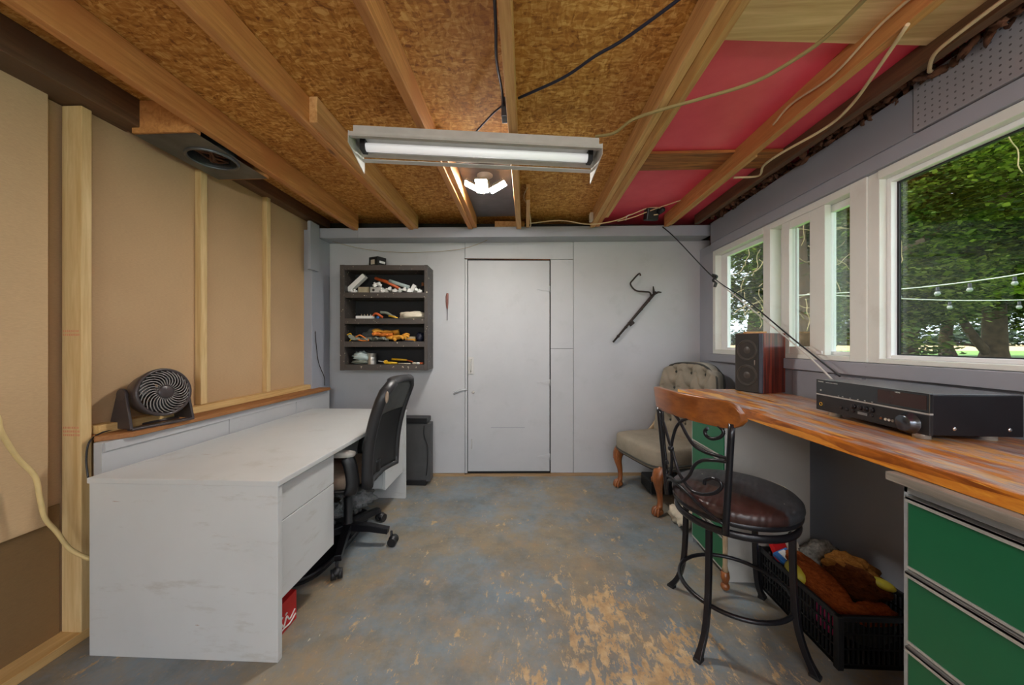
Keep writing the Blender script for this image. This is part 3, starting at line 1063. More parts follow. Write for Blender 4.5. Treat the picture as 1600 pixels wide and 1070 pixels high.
# ------------------------------------------------------------------ lamps
lamp = thing('led_lamp', (-0.285, 2.38, 2.47), 'lit lamp with three glowing white panels under the ceiling', 'lamp')
m = MB()
m.lathe([(0.055, 0), (0.055, -0.02), (0.03, -0.028), (0.022, -0.055), (0.036, -0.062), (0.036, -0.10), (0.02, -0.108)], (0, 0, 0), n=20)
m.build('lamp_socket', 'lampwhite', lamp)
for i, (cx, cy, cz, rz, tilt) in enumerate(((-0.083, 0.0, -0.092, 180 + 12, 24), (0.090, 0.0, -0.098, -12, 24), (-0.01, -0.085, -0.128, -90, 20))):
    rot = Matrix.Rotation(R(rz), 4, 'Z') @ Matrix.Rotation(R(-tilt), 4, 'Y')
    T = Matrix.Translation((cx, cy, cz)) @ rot
    m = MB(T)
    m.box(-0.062, 0.062, -0.040, 0.040, 0.0, 0.010)
    for k in range(9):
        m.box(-0.055 + k * 0.0135, -0.052 + k * 0.0135, -0.036, 0.036, 0.010, 0.022)
    m.tube([(-0.062, 0, 0.008), (-0.088, 0, 0.02)], 0.008, 8)
    pn = m.build('lamp_panel', 'lampwhite', lamp)
    MB(T).box(-0.056, 0.056, -0.035, 0.035, -0.003, 0.0).build('glowing_lens', 'led', pn)

FA, FB = Vector((-0.825, 1.575, 2.268)), Vector((0.368, 1.69, 2.245))
fl = thing('tube_light', tuple((FA + FB) / 2), 'long shop tube light with white end plates hung under the joists', 'lamp', rz=math.atan2(FB.y - FA.y, FB.x - FA.x))
L2 = (FB - FA).length / 2
fl.rotation_euler[1] = math.asin((FA.z - FB.z) / (FB - FA).length)
def prof(mb, pts, th):
    for (y0, z0), (y1, z1) in zip(pts[:-1], pts[1:]):
        mb.hexa([(-L2, y0, z0), (L2, y0, z0), (L2, y1, z1), (-L2, y1, z1), (-L2, y0, z0 + th), (L2, y0, z0 + th), (L2, y1, z1 + th), (-L2, y1, z1 + th)])
    return mb
m = prof(MB(), [(0.0, 0.0), (0.022, -0.002)], 0.003)
prof(m, [(0.022, 0.018), (0.05, 0.012), (0.052, 0.03), (0.145, 0.03), (0.147, -0.006), (0.178, -0.012)], 0.003)
prof(m, [(0.178, -0.022), (0.205, -0.026)], 0.003)
m.box(-L2, L2, 0.0, 0.003, -0.004, 0.016)
m.box(-L2, L2, 0.05, 0.15, 0.033, 0.075)
m.build('reflector', 'lampwhite', fl)
MB().tube([(-L2 + 0.035, 0.10, -0.002), (L2 - 0.035, 0.10, -0.002)], 0.0205, 20).build('tube', 'tube', fl)
for sx in (-1, 1):
    m = MB()
    T = Matrix.Translation((sx * L2, 0, 0)) @ Matrix(((0, 0, sx, 0), (1, 0, 0, 0), (0, 1, 0, 0), (0, 0, 0, 1)))
    m.prism([(0, 0.02), (0, -0.035), (0.205, -0.085), (0.207, -0.02), (0.15, 0.035)], 0.003, T)
    m.build('end_plate', 'lampwhite', fl)
    m = MB().box(sx * (L2 - 0.034) - 0.012, sx * (L2 - 0.034) + 0.012, 0.075, 0.125, -0.025, 0.03)
    m.build('lamp_holder', 'rubber', fl)

for rx, ry, lb in ((0.75, -0.95, 'added fill tube light hung unseen behind the camera, nearer one'), (-0.6, -1.6, 'added fill tube light hung unseen by the added doorway behind the camera')):  # added fill lamps, out of view, to brighten the room from behind
    rl = thing('tube_light', (rx, ry, 1.95), lb, 'lamp')
    m = MB().box(-0.62, 0.62, -0.03, 0.03, 0.03, 0.075)
    m.build('lamp_body', 'lampwhite', rl)
    MB().tube([(-0.58, 0.0, 0.0), (0.58, 0.0, 0.0)], 0.019, 12).build('tube', 'fill_tube', rl)
    for x in (-0.52, 0.52):
        MB().tube([(x, 0, 0.075), (x, 0, 0.52)], 0.004, 6).build('hanger', 'galv', rl)
m = MB().box(-0.115, -0.089, 1.60, 1.655, 2.35, 2.44)
tag(m.build('junction_box', 'galv', bevel=0.003), 'small metal junction box on the thin centre joist', 'junction box')

# dented metal plate with a round hole
m = MB()
x0, x1, y0, y1, z = -1.90, -1.588, 1.60, 2.06, 2.306
cx, cy, rr = -1.72, 1.83, 0.105
n = 48
outer, inner = [], []
for i in range(n):
    a = 2 * math.pi * i / n
    dx, dy = math.cos(a), math.sin(a)
    k = min(((x1 if dx > 0 else x0) - cx) / dx if abs(dx) > 1e-6 else 9, ((y1 if dy > 0 else y0) - cy) / dy if abs(dy) > 1e-6 else 9)
    outer.append((cx + dx * k, cy + dy * k))
    inner.append((cx + dx * rr, cy + dy * rr))
vs = [(x, y, z) for x, y in outer] + [(x, y, z) for x, y in inner] + [(x, y, z + 0.002) for x, y in outer] + [(x, y, z + 0.09) for x, y in inner]
fs = []
for i in range(n):
    k = (i + 1) % n
    fs += [(i, k, n + k, n + i), (n + i, n + k, 3 * n + k, 3 * n + i), (2 * n + i, 2 * n + k, k, i)]
m.add(vs, fs)
m.tube([(cx + rr * 1.06 * math.cos(t * 0.2618), cy + rr * 1.06 * math.sin(t * 0.2618), z - 0.002) for t in range(24)], 0.008, 8, closed=True)
pl = thing('vent_plate', (cx, cy, z), 'dented dark metal plate with a round hole by the left wall', 'vent')
m.build('plate', 'galv', pl, world=True)
m = MB()
random.seed(3)
for i in range(7):
    a = random.uniform(0, 6.28)
    m.tube(curve([(cx + 0.09 * math.cos(a), cy + 0.09 * math.sin(a), z + 0.03), (cx + random.uniform(-.04, .04), cy + random.uniform(-.04, .04), z + random.uniform(-0.005, 0.03)), (cx - 0.08 * math.cos(a + .5), cy - 0.08 * math.sin(a + .5), z + 0.05)]), 0.007, 6)
m.build('debris_strips', 'rubble', pl, world=True)

# ------------------------------------------------------------------ cables
def cable(name, pts, r, mat, label, cat='cable', n=7):
    return tag(MB().tube(curve(pts, 6), r, n).build(name, mat), label, cat)
cable('cable', [(-0.075, 0.9, 2.37), (-0.098, 1.067, 2.40), (-0.105, 1.2, 2.40), (-0.115, 1.342, 2.40), (-0.107, 1.50, 2.41), (-0.104, 1.60, 2.40)], 0.006, 'cableblue', 'dark cable hanging along the thin centre joist')
cable('cable', [(-0.275, 1.87, 2.44), (-0.263, 1.83, 2.425), (-0.163, 1.687, 2.42), (-0.115, 1.635, 2.42)], 0.0045, 'cableblue', 'short dark cable running left from the junction box behind the tube light')
cable('cable', [(-0.035, 1.585, 2.42), (0.157, 1.47, 2.42), (0.27, 1.364, 2.42), (0.362, 1.293, 2.42), (0.497, 1.151, 2.42), (0.57, 1.07, 2.43)], 0.006, 'cableblue', 'dark blue cable sagging from the thin centre joist to the doubled joist')
cable('cable', [(1.015, 1.0, 2.33), (1.013, 1.188, 2.33), (0.984, 1.284, 2.33), (0.904, 1.403, 2.33), (0.752, 1.494, 2.335), (0.617, 1.557, 2.336), (0.5, 1.632, 2.34), (0.434, 1.717, 2.33), (0.35, 1.76, 2.34)], 0.007, 'cableold', 'worn khaki cable crossing under the red sheathing to the tube light')
cable('cable', [(1.240, 1.05, 2.40), (1.248, 1.26, 2.42), (1.250, 1.461, 2.39), (1.245, 1.674, 2.42), (1.248, 1.80, 2.40)], 0.005, 'cablecream', 'cream cable clipped to the side of the orange brown joist')
cable('cable', [(1.262, 1.196, 2.352), (1.338, 1.375, 2.34), (1.425, 1.575, 2.34), (1.45, 1.734, 2.34), (1.40, 1.959, 2.34), (1.41, 2.113, 2.35), (1.476, 2.26, 2.36), (1.34, 2.29, 2.365)], 0.0065, 'cablecream', 'thick cream cable looping down under the red sheathing near the windows')
cable('cable', [(1.50, 1.10, 2.38), (1.504, 1.261, 2.375), (1.523, 1.353, 2.375), (1.59, 1.43, 2.375), (1.643, 1.471, 2.40)], 0.0065, 'cablecream', 'cream cable ending at the dark joist over the pegboard')
cable('cable', [(0.010, 2.50, 2.42), (-0.018, 2.62, 2.40), (0.022, 2.78, 2.38), (0.040, 2.93, 2.30), (0.030, 3.00, 2.30)], 0.0035, 'cablecream', 'thin cream cable hanging beside the thin joist near the back beam')
cable('cable', [(0.045, 3.04, 2.348), (0.30, 3.06, 2.375), (0.55, 3.05, 2.335), (0.765, 3.05, 2.36), (0.929, 3.05, 2.42), (1.06, 3.04, 2.465), (1.158, 3.03, 2.455), (1.14, 3.03, 2.41), (1.10, 3.03, 2.40)], 0.005, 'cablecream', 'cream cable looping along the top of the back beam')
cable('cable', [(0.80, 3.06, 2.36), (0.93, 3.05, 2.39), (1.10, 3.0, 2.44), (1.25, 2.85, 2.45)], 0.004, 'cablecream', 'second cream cable near the black floodlight')
cable('cable', [(0.86, 3.02, 2.355), (0.88, 3.04, 2.40), (0.93, 3.06, 2.42)], 0.004, 'cablewhite', 'short curled white cable end on the back beam')
cable('cable', [(-1.925, 1.10, 1.10), (-1.92, 1.173, 1.04), (-1.92, 1.188, 0.973), (-1.92, 1.228, 0.866), (-1.92, 1.275, 0.776), (-1.92, 1.289, 0.682), (-1.92, 1.304, 0.598), (-1.915, 1.336, 0.524), (-1.90, 1.365, 0.44), (-1.86, 1.40, 0.375)], 0.008, 'cableyel', 'thick pale yellow cable hanging in front of the left wall', n=9)
cable('cable', [(-1.91, 1.56, 0.893), (-1.905, 1.48, 0.896), (-1.885, 1.418, 0.87), (-1.882, 1.405, 0.80), (-1.86, 1.395, 0.72)], 0.0035, 'black', 'black power cord hanging off the ledge end beside the desk')
cable('cable', [(1.235, 3.18, 2.345), (1.30, 3.04, 2.19), (1.557, 2.93, 1.833), (1.60, 2.6, 1.62), (1.56, 2.1, 1.33), (1.53, 1.75, 1.135)], 0.0045, 'black', 'black cable slanting down from the ceiling to the receiver')
cable('cable', [(1.557, 2.92, 1.815), (1.60, 2.62, 1.60), (1.58, 2.28, 1.40), (1.565, 2.02, 1.25), (1.53, 1.85, 1.16), (1.50, 1.76, 1.12)], 0.0045, 'cablewhite', 'white cable slanting down from the knot to the receiver')
m = MB()
m.tube(curve([(1.54, 2.93, 1.86), (1.575, 2.925, 1.845), (1.55, 2.93, 1.815), (1.57, 2.925, 1.80), (1.562, 2.93, 1.76)]), 0.012, 8)
tag(m.build('cable_knot', 'black'), 'black knot tying the slanting cables beside the first window', 'knot')
cable('wire', [(-1.96, 3.20, 2.29), (-1.60, 3.225, 2.20), (-1.3, 3.27, 2.17), (-0.95, 3.27, 2.165), (-0.55, 3.30, 2.215), (-0.12, 3.19, 2.36)], 0.002, 'cableold', 'thin grey string sagging above the wall shelf and door', n=5)
cable('cable', [(1.60, 1.74, 0.98), (1.64, 1.90, 0.985), (1.685, 2.0, 1.04)], 0.004, 'cableyel', 'short yellow cable on the bench behind the receiver')

fld = thing('floodlight', (1.09, 3.03, 2.42), 'small black floodlight lying on the back beam in the right corner', 'lamp')
m = MB()
m.obox((0, 0.03, -0.005), (0.11, 0.07, 0.10), (R(15), 0, R(10)))
m.build('housing', 'black', fld, bevel=0.008)
MB().lathe([(0.022, 0), (0.022, 0.05), (0.012, 0.06)], (0.05, -0.0, 0.0), (R(70), 0, R(40)), 12).build('knuckle', 'black', fld)
m = MB().box(0.555, 0.583, 3.02, 3.08, 2.36, 2.43)
tag(m.build('cable_clamp', 'cream', bevel=0.004), 'small cream clamp box at the far end of the doubled joist', 'clamp')

# ------------------------------------------------------------------ desk
desk = thing('desk', (-1.41, 2.11, 0), 'long pale grey office desk with scuffed end panel and two pedestals', 'desk')
MB().box(-1.816, -1.0, 1.356, 2.870, 0.716, 0.740).build('desktop', 'desk', desk, bevel=0.003, world=True)
MB().box(-1.812, -1.006, 1.362, 1.388, 0.0, 0.716).build('end_panel', 'desk', desk, bevel=0.002, world=True)
MB().box(-1.812, -1.006, 2.842, 2.868, 0.0, 0.716).build('end_panel', 'desk', desk, bevel=0.002, world=True)
MB().box(-1.795, -1.775, 1.389, 2.841, 0.10, 0.715).build('back_panel', 'desk', desk, world=True)
for ya, yb in ((1.390, 1.805), (2.475, 2.840)):
    ped = MB().box(-1.62, -1.046, ya, yb, 0.235, 0.714).build('pedestal', 'desk', desk, world=True)
    MB().box(-1.044, -1.024, ya + 0.002, yb - 0.003, 0.553, 0.703).build('drawer', 'desk', ped, bevel=0.002, world=True)
    MB().box(-1.044, -1.024, ya + 0.002, yb - 0.003, 0.225, 0.549).build('drawer', 'desk', ped, bevel=0.002, world=True)
m = MB()
m.ball((-1.0, 2.84, 0.722), (0.006, 0.012, 0.01))

# things under the desk
tray = thing('plastic_tray', (-1.36, 2.16, 0), 'black plastic tray with raised rounded rim on the floor under the desk', 'tray')
pts = curve([(-1.58, 1.78, 0.04), (-1.30, 1.76, 0.04), (-1.17, 1.82, 0.04), (-1.13, 2.0, 0.04), (-1.14, 2.42, 0.04), (-1.20, 2.53, 0.04), (-1.35, 2.56, 0.04), (-1.58, 2.56, 0.04)], 6, True)
MB().tube(pts, 0.016, 8, closed=True).build('rim', 'blackmetal', tray, world=True)
mm = MB()
mm.prism([(p.x, p.y) for p in pts], 0.02, Matrix.Translation((0, 0, 0.01)))
mm.build('base', 'black', tray, world=True)
m = lumpy(MB(), (-1.24, 2.48, 0.17), (0.11, 0.10, 0.085), 0.7, 2.4, 5, nu=36, nv=24)
lumpy(m, (-1.33, 2.30, 0.13), (0.09, 0.10, 0.06), 0.7, 2.6, 9, nu=32, nv=20)
tag(m.build('plastic_bag', 'bag'), 'crumpled clear plastic bags on the black tray behind the office chair', 'bag')
m = lumpy(MB(), (-1.42, 2.02, 0.16), (0.12, 0.14, 0.12), 0.4, 2.0, 15)
tag(m.build('black_bag', 'black'), 'soft black bag on the tray in the shade of the desk', 'bag')
can = thing('soda_carton', (-1.105, 1.50, 0), 'red soda can carton with white script beside the desk end', 'carton')
MB().box(-0.08, 0.022, -0.062, 0.09, 0.0, 0.135).build('carton', 'redcard', can, bevel=0.002)
m = MB()
for pts in ([(0.0235, -0.05, 0.035), (0.0235, -0.02, 0.06), (0.0235, 0.0, 0.03), (0.0235, 0.02, 0.062), (0.0235, 0.04, 0.035), (0.0235, 0.075, 0.055)],
            [(0.0235, -0.055, 0.02), (0.0235, 0.0, 0.022), (0.0235, 0.04, 0.015), (0.0235, 0.08, 0.03)],
            [(0.0235, -0.055, 0.09), (0.0235, -0.045, 0.10), (0.0235, -0.05, 0.075)], [(0.0235, -0.02, 0.075), (0.0235, -0.005, 0.076)], [(0.0235, 0.01, 0.076), (0.0235, 0.022, 0.077)]):
    m.tube(curve(pts, 4), 0.0035, 6)
m.build('white_script', 'white', can)

# black appliance behind the desk
ap = thing('black_cabinet', (-1.06, 3.12, 0), 'upright dark grey slab appliance with cord, between desk and back wall', 'appliance')
MB().box(-0.20, 0.185, 0.0, 0.10, 0.03, 0.56).build('body', plain('appliance_grey', (70, 70, 70), 0.55), ap, bevel=0.004)
MB().box(-0.22, 0.160, -0.01, 0.12, 0.565, 0.61).build('top_cap', 'black', ap, bevel=0.004)
MB().box(-0.20, 0.150, -0.02, 0.11, 0.0, 0.045).build('base', 'black', ap, bevel=0.004)
m = MB()
m.tube(curve([(0.13, -0.004, 0.54), (0.13, -0.008, 0.46), (0.165, -0.008, 0.34), (0.16, -0.006, 0.16), (0.15, -0.006, 0.09)]), 0.004, 6)
m.build('cord', 'black', ap)

# ------------------------------------------------------------------ office chair
oc = thing('office_chair', (-1.15, 2.18, 0), 'black mesh backed swivel office chair pulled up to the grey desk', 'chair')
HUB = Vector((-1.15, 2.19, 0.10))
for k, (fx, fy) in enumerate(((-1.045, 1.87), (-0.865, 2.19), (-1.06, 2.47), (-1.40, 2.33), (-1.35, 1.98))):
    d = Vector((fx - HUB.x, fy - HUB.y, 0))
    e = HUB + d * 0.93
    m = MB().tube([(HUB.x, HUB.y, 0.115), tuple(HUB + d * 0.5 + Vector((0, 0, 0.01))), (e.x, e.y, 0.092)], [0.034, 0.030, 0.026], 4, up=(0, 0, 1))
    m.tube([(fx, fy, 0.05), (fx, fy, 0.09)], 0.008, 8)
    lg = m.build('base_arm', 'blackmetal', oc, bevel=0.004, world=True)
    w = MB()
    ax = Vector((-d.y, d.x, 0)).normalized() if k not in (0,) else Vector((0.86, 0.5, 0))
    c = Vector((fx, fy, 0.027)) + d.normalized() * 0.01
    w.cyl(tuple(c - ax * 0.030), tuple(c - ax * 0.006), 0.027, n=20)
    w.cyl(tuple(c + ax * 0.006), tuple(c + ax * 0.030), 0.027, n=20)
    w.cyl(tuple(c - ax * 0.02), tuple(c + ax * 0.02), 0.010, n=10)
    w.ball(tuple(c + Vector((0, 0, 0.012))), (0.028, 0.028, 0.022))
    w.build('caster', 'black', lg, world=True)
m = MB().lathe([(0.04, 0.06), (0.042, 0.13), (0.026, 0.14), (0.026, 0.30), (0.014, 0.305), (0.014, 0.43)], (HUB.x, HUB.y, 0), n=18)
m.build('gas_column', 'black', oc, world=True)
m = MB().ball((-1.22, 2.19, 0.475), (0.235, 0.235, 0.045), 0.35, 32, 12, e2=0.45)
m.build('seat', 'beigefab', oc, world=True)
m = MB().ball((-1.18, 2.19, 0.432), (0.22, 0.22, 0.022), 0.4, 28, 8, e2=0.45)
m.tube(curve([(-1.10, 2.19, 0.42), (-1.0, 2.19, 0.415), (-0.965, 2.19, 0.45), (-0.955, 2.19, 0.55)]), 0.028, 8, flat=(0.6, 1.3))
m.build('seat_pan', 'black', oc, world=True)

def bk(a, b, off=0.0):
    """backrest surface: a across 0..1 (near -> far), b up 0..1"""
    s = (a - 0.5) * 2
    w = 0.235 * (1 - 0.10 * (1 - b))
    r = 0.16
    if b > 1 - r:
        q = (b - (1 - r)) / r
        w *= (1 - 0.34 * (1 - math.sqrt(max(0, 1 - q * q))))
    y = 2.19 + s * w
    z = 0.46 + 0.60 * b
    x = -0.955 + 0.055 * b + 0.075 * b * b - 0.02 * math.sin(b * 3.1) + 0.045 * s * s - 0.0
    return (x + off, y, z)
m = MB()
m.sheet(lambda a, b: bk(a, b * 1.0), 20, 26, (-0.040, 0, 0))
# keep the frame hollow in the lower part: rails and a padded head
fr = MB()
path = [Vector(bk(0.0, b / 12)) for b in range(0, 13)] + [Vector(bk(a / 8, 1.0)) for a in range(1, 8)] + [Vector(bk(1.0, 1 - b / 12)) for b in range(0, 13)] + [Vector(bk(1 - a / 6, 0.0)) for a in range(1, 6)]
fr.tube([p + Vector((-0.015, 0, 0)) for p in path], 0.026, 10, closed=True, up=(1, 0, 0), flat=(1.25, 0.75))
bfr = fr.build('backrest_frame', 'vinylblk', oc, world=True)
MB().sheet(lambda a, b: bk(0.04 + a * 0.92, 0.02 + b * 0.63, 0.002), 16, 18, (-0.006, 0, 0)).build('mesh_panel', 'meshfab', bfr, world=True)
MB().sheet(lambda a, b: bk(0.03 + a * 0.94, 0.65 + b * 0.345, 0.006), 16, 10, (-0.045, 0, 0)).build('head_panel', 'greyfab', bfr, world=True)
MB().ball((-0.800, 1.957, 0.985), (0.010, 0.010, 0.036), rot=(R(10), R(8), 0)).build('torn_patch', 'beigefab', bfr, world=True)
for sy in (-1, 1):
    y = 2.19 + sy * 0.262
    m = MB()
    m.tube(curve([(-1.02, y - sy * 0.05, 0.435), (-1.0, y, 0.44), (-0.985, y, 0.50), (-1.0, y, 0.60), (-1.02, y, 0.645)]), 0.024, 8, flat=(1.5, 0.6), up=(1, 0, 0))
    m.tube(curve([(-1.02, y - sy * 0.05, 0.435), (-1.13, y, 0.45), (-1.20, y, 0.50), (-1.19, y, 0.60), (-1.16, y, 0.645)]), 0.016, 8, flat=(1.3, 0.6), up=(1, 0, 0))
    arm = m.build('armrest', 'black', oc, world=True)
    MB().ball((-1.10, y, 0.665), (0.13, 0.037, 0.017), 0.5, 24, 8, e2=0.6).build('armrest_pad', 'armpad', arm, world=True)

# ------------------------------------------------------------------ fan on the ledge
fan = thing('table_fan', (-1.865, 1.665, 0.889), 'black round table fan tilted towards the room on the brown ledge', 'fan', rz=R(-10))
FT = Matrix.Translation((0.03, 0, 0.160)) @ Matrix.Rotation(R(90 - 8), 4, 'Y')       # z axis of FT points out of the fan
m = MB(FT)
m.lathe([(0.062, -0.085), (0.085, -0.078), (0.098, -0.06), (0.108, -0.02), (0.118, 0.02), (0.118, 0.036), (0.112, 0.042), (0.104, 0.036), (0.100, 0.0), (0.095, -0.05)], n=48, caps=False)
m.build('housing', 'fan', fan)
m = MB(FT)
for i in range(28):
    a = 2 * math.pi * i / 28
    ps = []
    for k in range(7):
        t = k / 6
        r_ = 0.030 + t * 0.074
        b_ = a + t * t * 0.75
        ps.append((r_ * math.cos(b_), r_ * math.sin(b_), 0.040 - 0.004 * t + 0.006 * math.sin(t * 3.1)))
    m.tube(ps, 0.0024, 5)
m.build('grille', 'fanlight', fan)
MB(FT).lathe([(0.001, 0.030), (0.034, 0.032), (0.034, 0.045), (0.026, 0.049), (0.001, 0.050)], n=28).build('hub_cap', 'fan', fan)
m = MB(FT)
for i in range(3):
    a = i * 2.094
    m.sheet(lambda u, v: ((0.02 + 0.075 * u) * math.cos(a + (v - .5) * 1.5), (0.02 + 0.075 * u) * math.sin(a + (v - .5) * 1.5), (v - .5) * 0.03), 6, 6, (0, 0, 0.003))
m.lathe([(0.028, -0.06), (0.028, 0.02)], n=20)
m.build('blades', 'black', fan)
m = MB(FT)
for i in range(20):
    a = 2 * math.pi * i / 20
    m.tube([(0.02 * math.cos(a), 0.02 * math.sin(a), -0.086), (0.09 * math.cos(a), 0.09 * math.sin(a), -0.072)], 0.002, 4)
for r_ in (0.03, 0.05, 0.07, 0.085):
    m.tube([(r_ * math.cos(t * .3142), r_ * math.sin(t * .3142), -0.084 + (r_ - .03) * 0.15) for t in range(20)], 0.002, 4, closed=True)
m.build('rear_grille', 'fan', fan)
m = MB()
for sy in (-1, 1):
    m.hexa([(-0.075, sy * 0.128 - 0.006, 0.008), (0.065, sy * 0.128 - 0.006, 0.008), (0.065, sy * 0.128 + 0.006, 0.008), (-0.075, sy * 0.128 + 0.006, 0.008),
            (-0.030, sy * 0.126 - 0.006, 0.165), (0.028, sy * 0.126 - 0.006, 0.165), (0.028, sy * 0.126 + 0.006, 0.165), (-0.030, sy * 0.126 + 0.006, 0.165)])
    m.lathe([(0.03, -0.007), (0.03, 0.007)], (0, sy * 0.126, 0.165), (R(90), 0, 0), 20)
m.box(-0.075, -0.035, -0.13, 0.13, 0.0, 0.012)
m.box(0.035, 0.070, -0.13, 0.13, 0.0, 0.012)
m.build('stand', 'fan', fan, bevel=0.003)

# ------------------------------------------------------------------ wall shelf and its contents
TH = math.atan(0.05)
def WL(x, y, z):
    return BW @ Vector((x, y, z))
sh = thing('wall_shelf', WL(-1.30, 0, 1.048), 'dark grey wall shelf with four compartments and chipped edges', 'shelf', rz=TH)
X0, X1 = -0.392, 0.397
m = MB()
m.box(X0, X0 + 0.042, -0.235, -0.004, 0.0, 0.953)
m.build('side_board', 'shelf', sh, bevel=0.0015)
MB().box(X1 - 0.030, X1, -0.235, -0.004, 0.0, 0.953).build('side_board', 'shelf', sh, bevel=0.0015)
MB().box(X0 + 0.043, X1 - 0.031, -0.012, -0.004, 0.002, 0.951).build('back_board', 'shelfin', sh)
for z0_, z1_ in ((0.002, 0.052), (0.213, 0.261), (0.421, 0.469), (0.657, 0.705), (0.906, 0.951)):
    MB().box(X0 + 0.043, X1 - 0.031, -0.234, -0.013, z0_, z1_).build('shelf_board', 'shelf', sh, bevel=0.001)
F4, F3, F2, F1 = 1.100, 1.309, 1.517, 1.753       # compartment floors, bottom to top

def item(name, mb, mat, label, cat, group=None):
    mb.T = None
    mb.v = [tuple(BW @ Vector(p)) for p in mb.v]
    return tag(mb.build(name, mat), label, cat, group)

def subitem(parent, name, mb, mat):
    mb.T = None
    mb.v = [tuple(BW @ Vector(p)) for p in mb.v]
    return mb.build(name, mat, parent)

bx = thing('cardboard_box', WL(-1.392, -0.13, 2.001), 'small black box with white label on top of the wall shelf', 'box', rz=TH - R(28))
MB().box(-0.058, 0.058, -0.05, 0.05, 0, 0.088).build('box', 'black', bx, bevel=0.002)
MB().box(-0.030, 0.018, -0.0515, -0.050, 0.018, 0.062).build('label', 'cream', bx)
MB().box(0.058, 0.0595, -0.03, 0.035, 0.03, 0.05).build('label', 'white', bx)

# top compartment
item('switch_box', MB().obox((-1.578, -0.14, F1 + 0.098), (0.205, 0.06, 0.040), (0, R(-43), 0)), 'white', 'long white box leaning diagonally in the top left compartment', 'box')
item('box', MB().box(-1.565, -1.462, -0.15, -0.08, F1, F1 + 0.062), 'beige', 'small beige box standing on the top shelf', 'box')
m = MB().box(-1.445, -1.340, -0.17, -0.10, F1, F1 + 0.058)
eb = item('electrical_box', m, 'lampwhite', 'pale metal electrical box with a round hole on the top shelf', 'box')
subitem(eb, 'knockout', MB().lathe([(0.012, 0), (0.012, 0.003)], (-1.415, -0.1705, F1 + 0.03), (R(90), 0, 0), 16), 'black')
item('pipe', MB().tube([(-1.43, -0.09, F1 + 0.155), (-1.31, -0.10, F1 + 0.115), (-1.19, -0.12, F1 + 0.05)], [0.014, 0.017, 0.012], 10), 'orange', 'orange pipe lying across the clutter on the top shelf', 'pipe')
item('tube', MB().tube([(-1.29, -0.11, F1 + 0.125), (-1.10, -0.13, F1 + 0.062)], 0.017, 12), 'rag', 'pale blue tube lying slanted on the top shelf', 'tube')
item('fitting', MB().obox((-1.055, -0.15, F1 + 0.05), (0.035, 0.03, 0.07), (0, R(30), 0)), 'white', 'white tilted plastic fitting at the right of the top shelf', 'fitting')
random.seed(11)
base = None
spots = [(-1.62, .012), (-1.585, .01), (-1.33, .018), (-1.30, .02), (-1.26, .03), (-1.22, .018), (-1.17, .022), (-1.13, .03), (-1.09, .02), (-1.02, .02), (-0.99, .012), (-1.36, .075), (-1.39, .07)]
for i, (x, h) in enumerate(spots):
    mm = MB()
    mm.obox((0, 0, 0), (0.045, 0.03, 0.024))
    mm.lathe([(0.010, 0.01), (0.010, 0.026)], n=10)
    o = mm.build('pipe_clip', 'white', bevel=0.003)
    o.location = WL(x, -0.16 - 0.03 * random.random(), F1 + h + 0.003)
    o.rotation_euler = (random.uniform(-.3, .3), random.uniform(-.5, .5), random.uniform(0, 3))
    od = ['leftmost', 'second', 'third', 'fourth', 'fifth', 'sixth', 'seventh', 'eighth', 'ninth', 'tenth', 'eleventh', 'twelfth', 'rightmost'][sorted(q_[0] for q_ in spots).index(x)]
    tag(o, ('%s of the small white fittings heaped on the top shelf' % od) if od in ('leftmost', 'rightmost') else ('%s from the left of the small white fittings on the top shelf' % od), 'fitting', 'white fittings heaped on the top shelf')
m = MB().lathe([(0.018, 0), (0.018, 0.055), (0.010, 0.066), (0.009, 0.075)], (-0.972, -0.13, F1), n=16)
bo = item('bottle', m, 'black', 'small dark bottle with brown cap at the right of the top shelf', 'bottle')
c = MB().lathe([(0.011, 0.075), (0.011, 0.104), (0.006, 0.108)], (-0.972, -0.13, F1), n=14)
c.v = [tuple(BW @ Vector(p)) for p in c.v]
c.build('cap', 'legwood', bo)

# second compartment
m = MB()
m.box(-1.565, -1.418, -0.20, -0.12, F2, F2 + 0.026)
tr = item('peg_tray', m, 'white', 'white tray with short pegs on the second shelf', 'tray')
for i in range(4):
    c = MB().tube([(-1.53 + i * 0.028, -0.16, F2 + 0.02), (-1.53 + i * 0.028, -0.16, F2 + 0.045)], 0.004, 6)
    c.v = [tuple(BW @ Vector(p)) for p in c.v]
    c.build('peg', 'beige', tr)
item('sanding_disc', MB().lathe([(0.055, 0), (0.058, 0.02), (0.03, 0.05), (0.01, 0.055)], (-1.57, -0.07, F2), n=20), 'black', 'dark round tool behind the white peg tray', 'tool')
m = MB().tube(curve([(-1.42, -0.13, F2 + 0.05), (-1.38, -0.15, F2 + 0.045), (-1.34, -0.17, F2 + 0.018)]), 0.011, 8)
m.tube(curve([(-1.43, -0.15, F2 + 0.025), (-1.39, -0.17, F2 + 0.05), (-1.33, -0.17, F2 + 0.014)]), 0.010, 8)
item('pliers', m, 'orange', 'orange handled pliers in the middle of the second shelf', 'pliers')
item('spray_gun', MB().tube(curve([(-1.37, -0.12, F2 + 0.065), (-1.31, -0.12, F2 + 0.058), (-1.26, -0.13, F2 + 0.03), (-1.22, -0.14, F2 + 0.016)]), [0.013] * 18 + [0.009], 8), 'glovegrey', 'curved grey green tool handle on the second shelf', 'tool')
item('chisel', MB().tube([(-1.27, -0.18, F2 + 0.028), (-1.185, -0.20, F2 + 0.009)], [0.009, 0.005], 8), 'yellow', 'thin yellow handled tool beside the cream cloth', 'tool')
item('toy_bead', MB().ball((-1.365, -0.20, F2 + 0.012), (0.014, 0.012, 0.012)), 'blue', 'tiny blue bead shaped thing on the second shelf', 'bead')
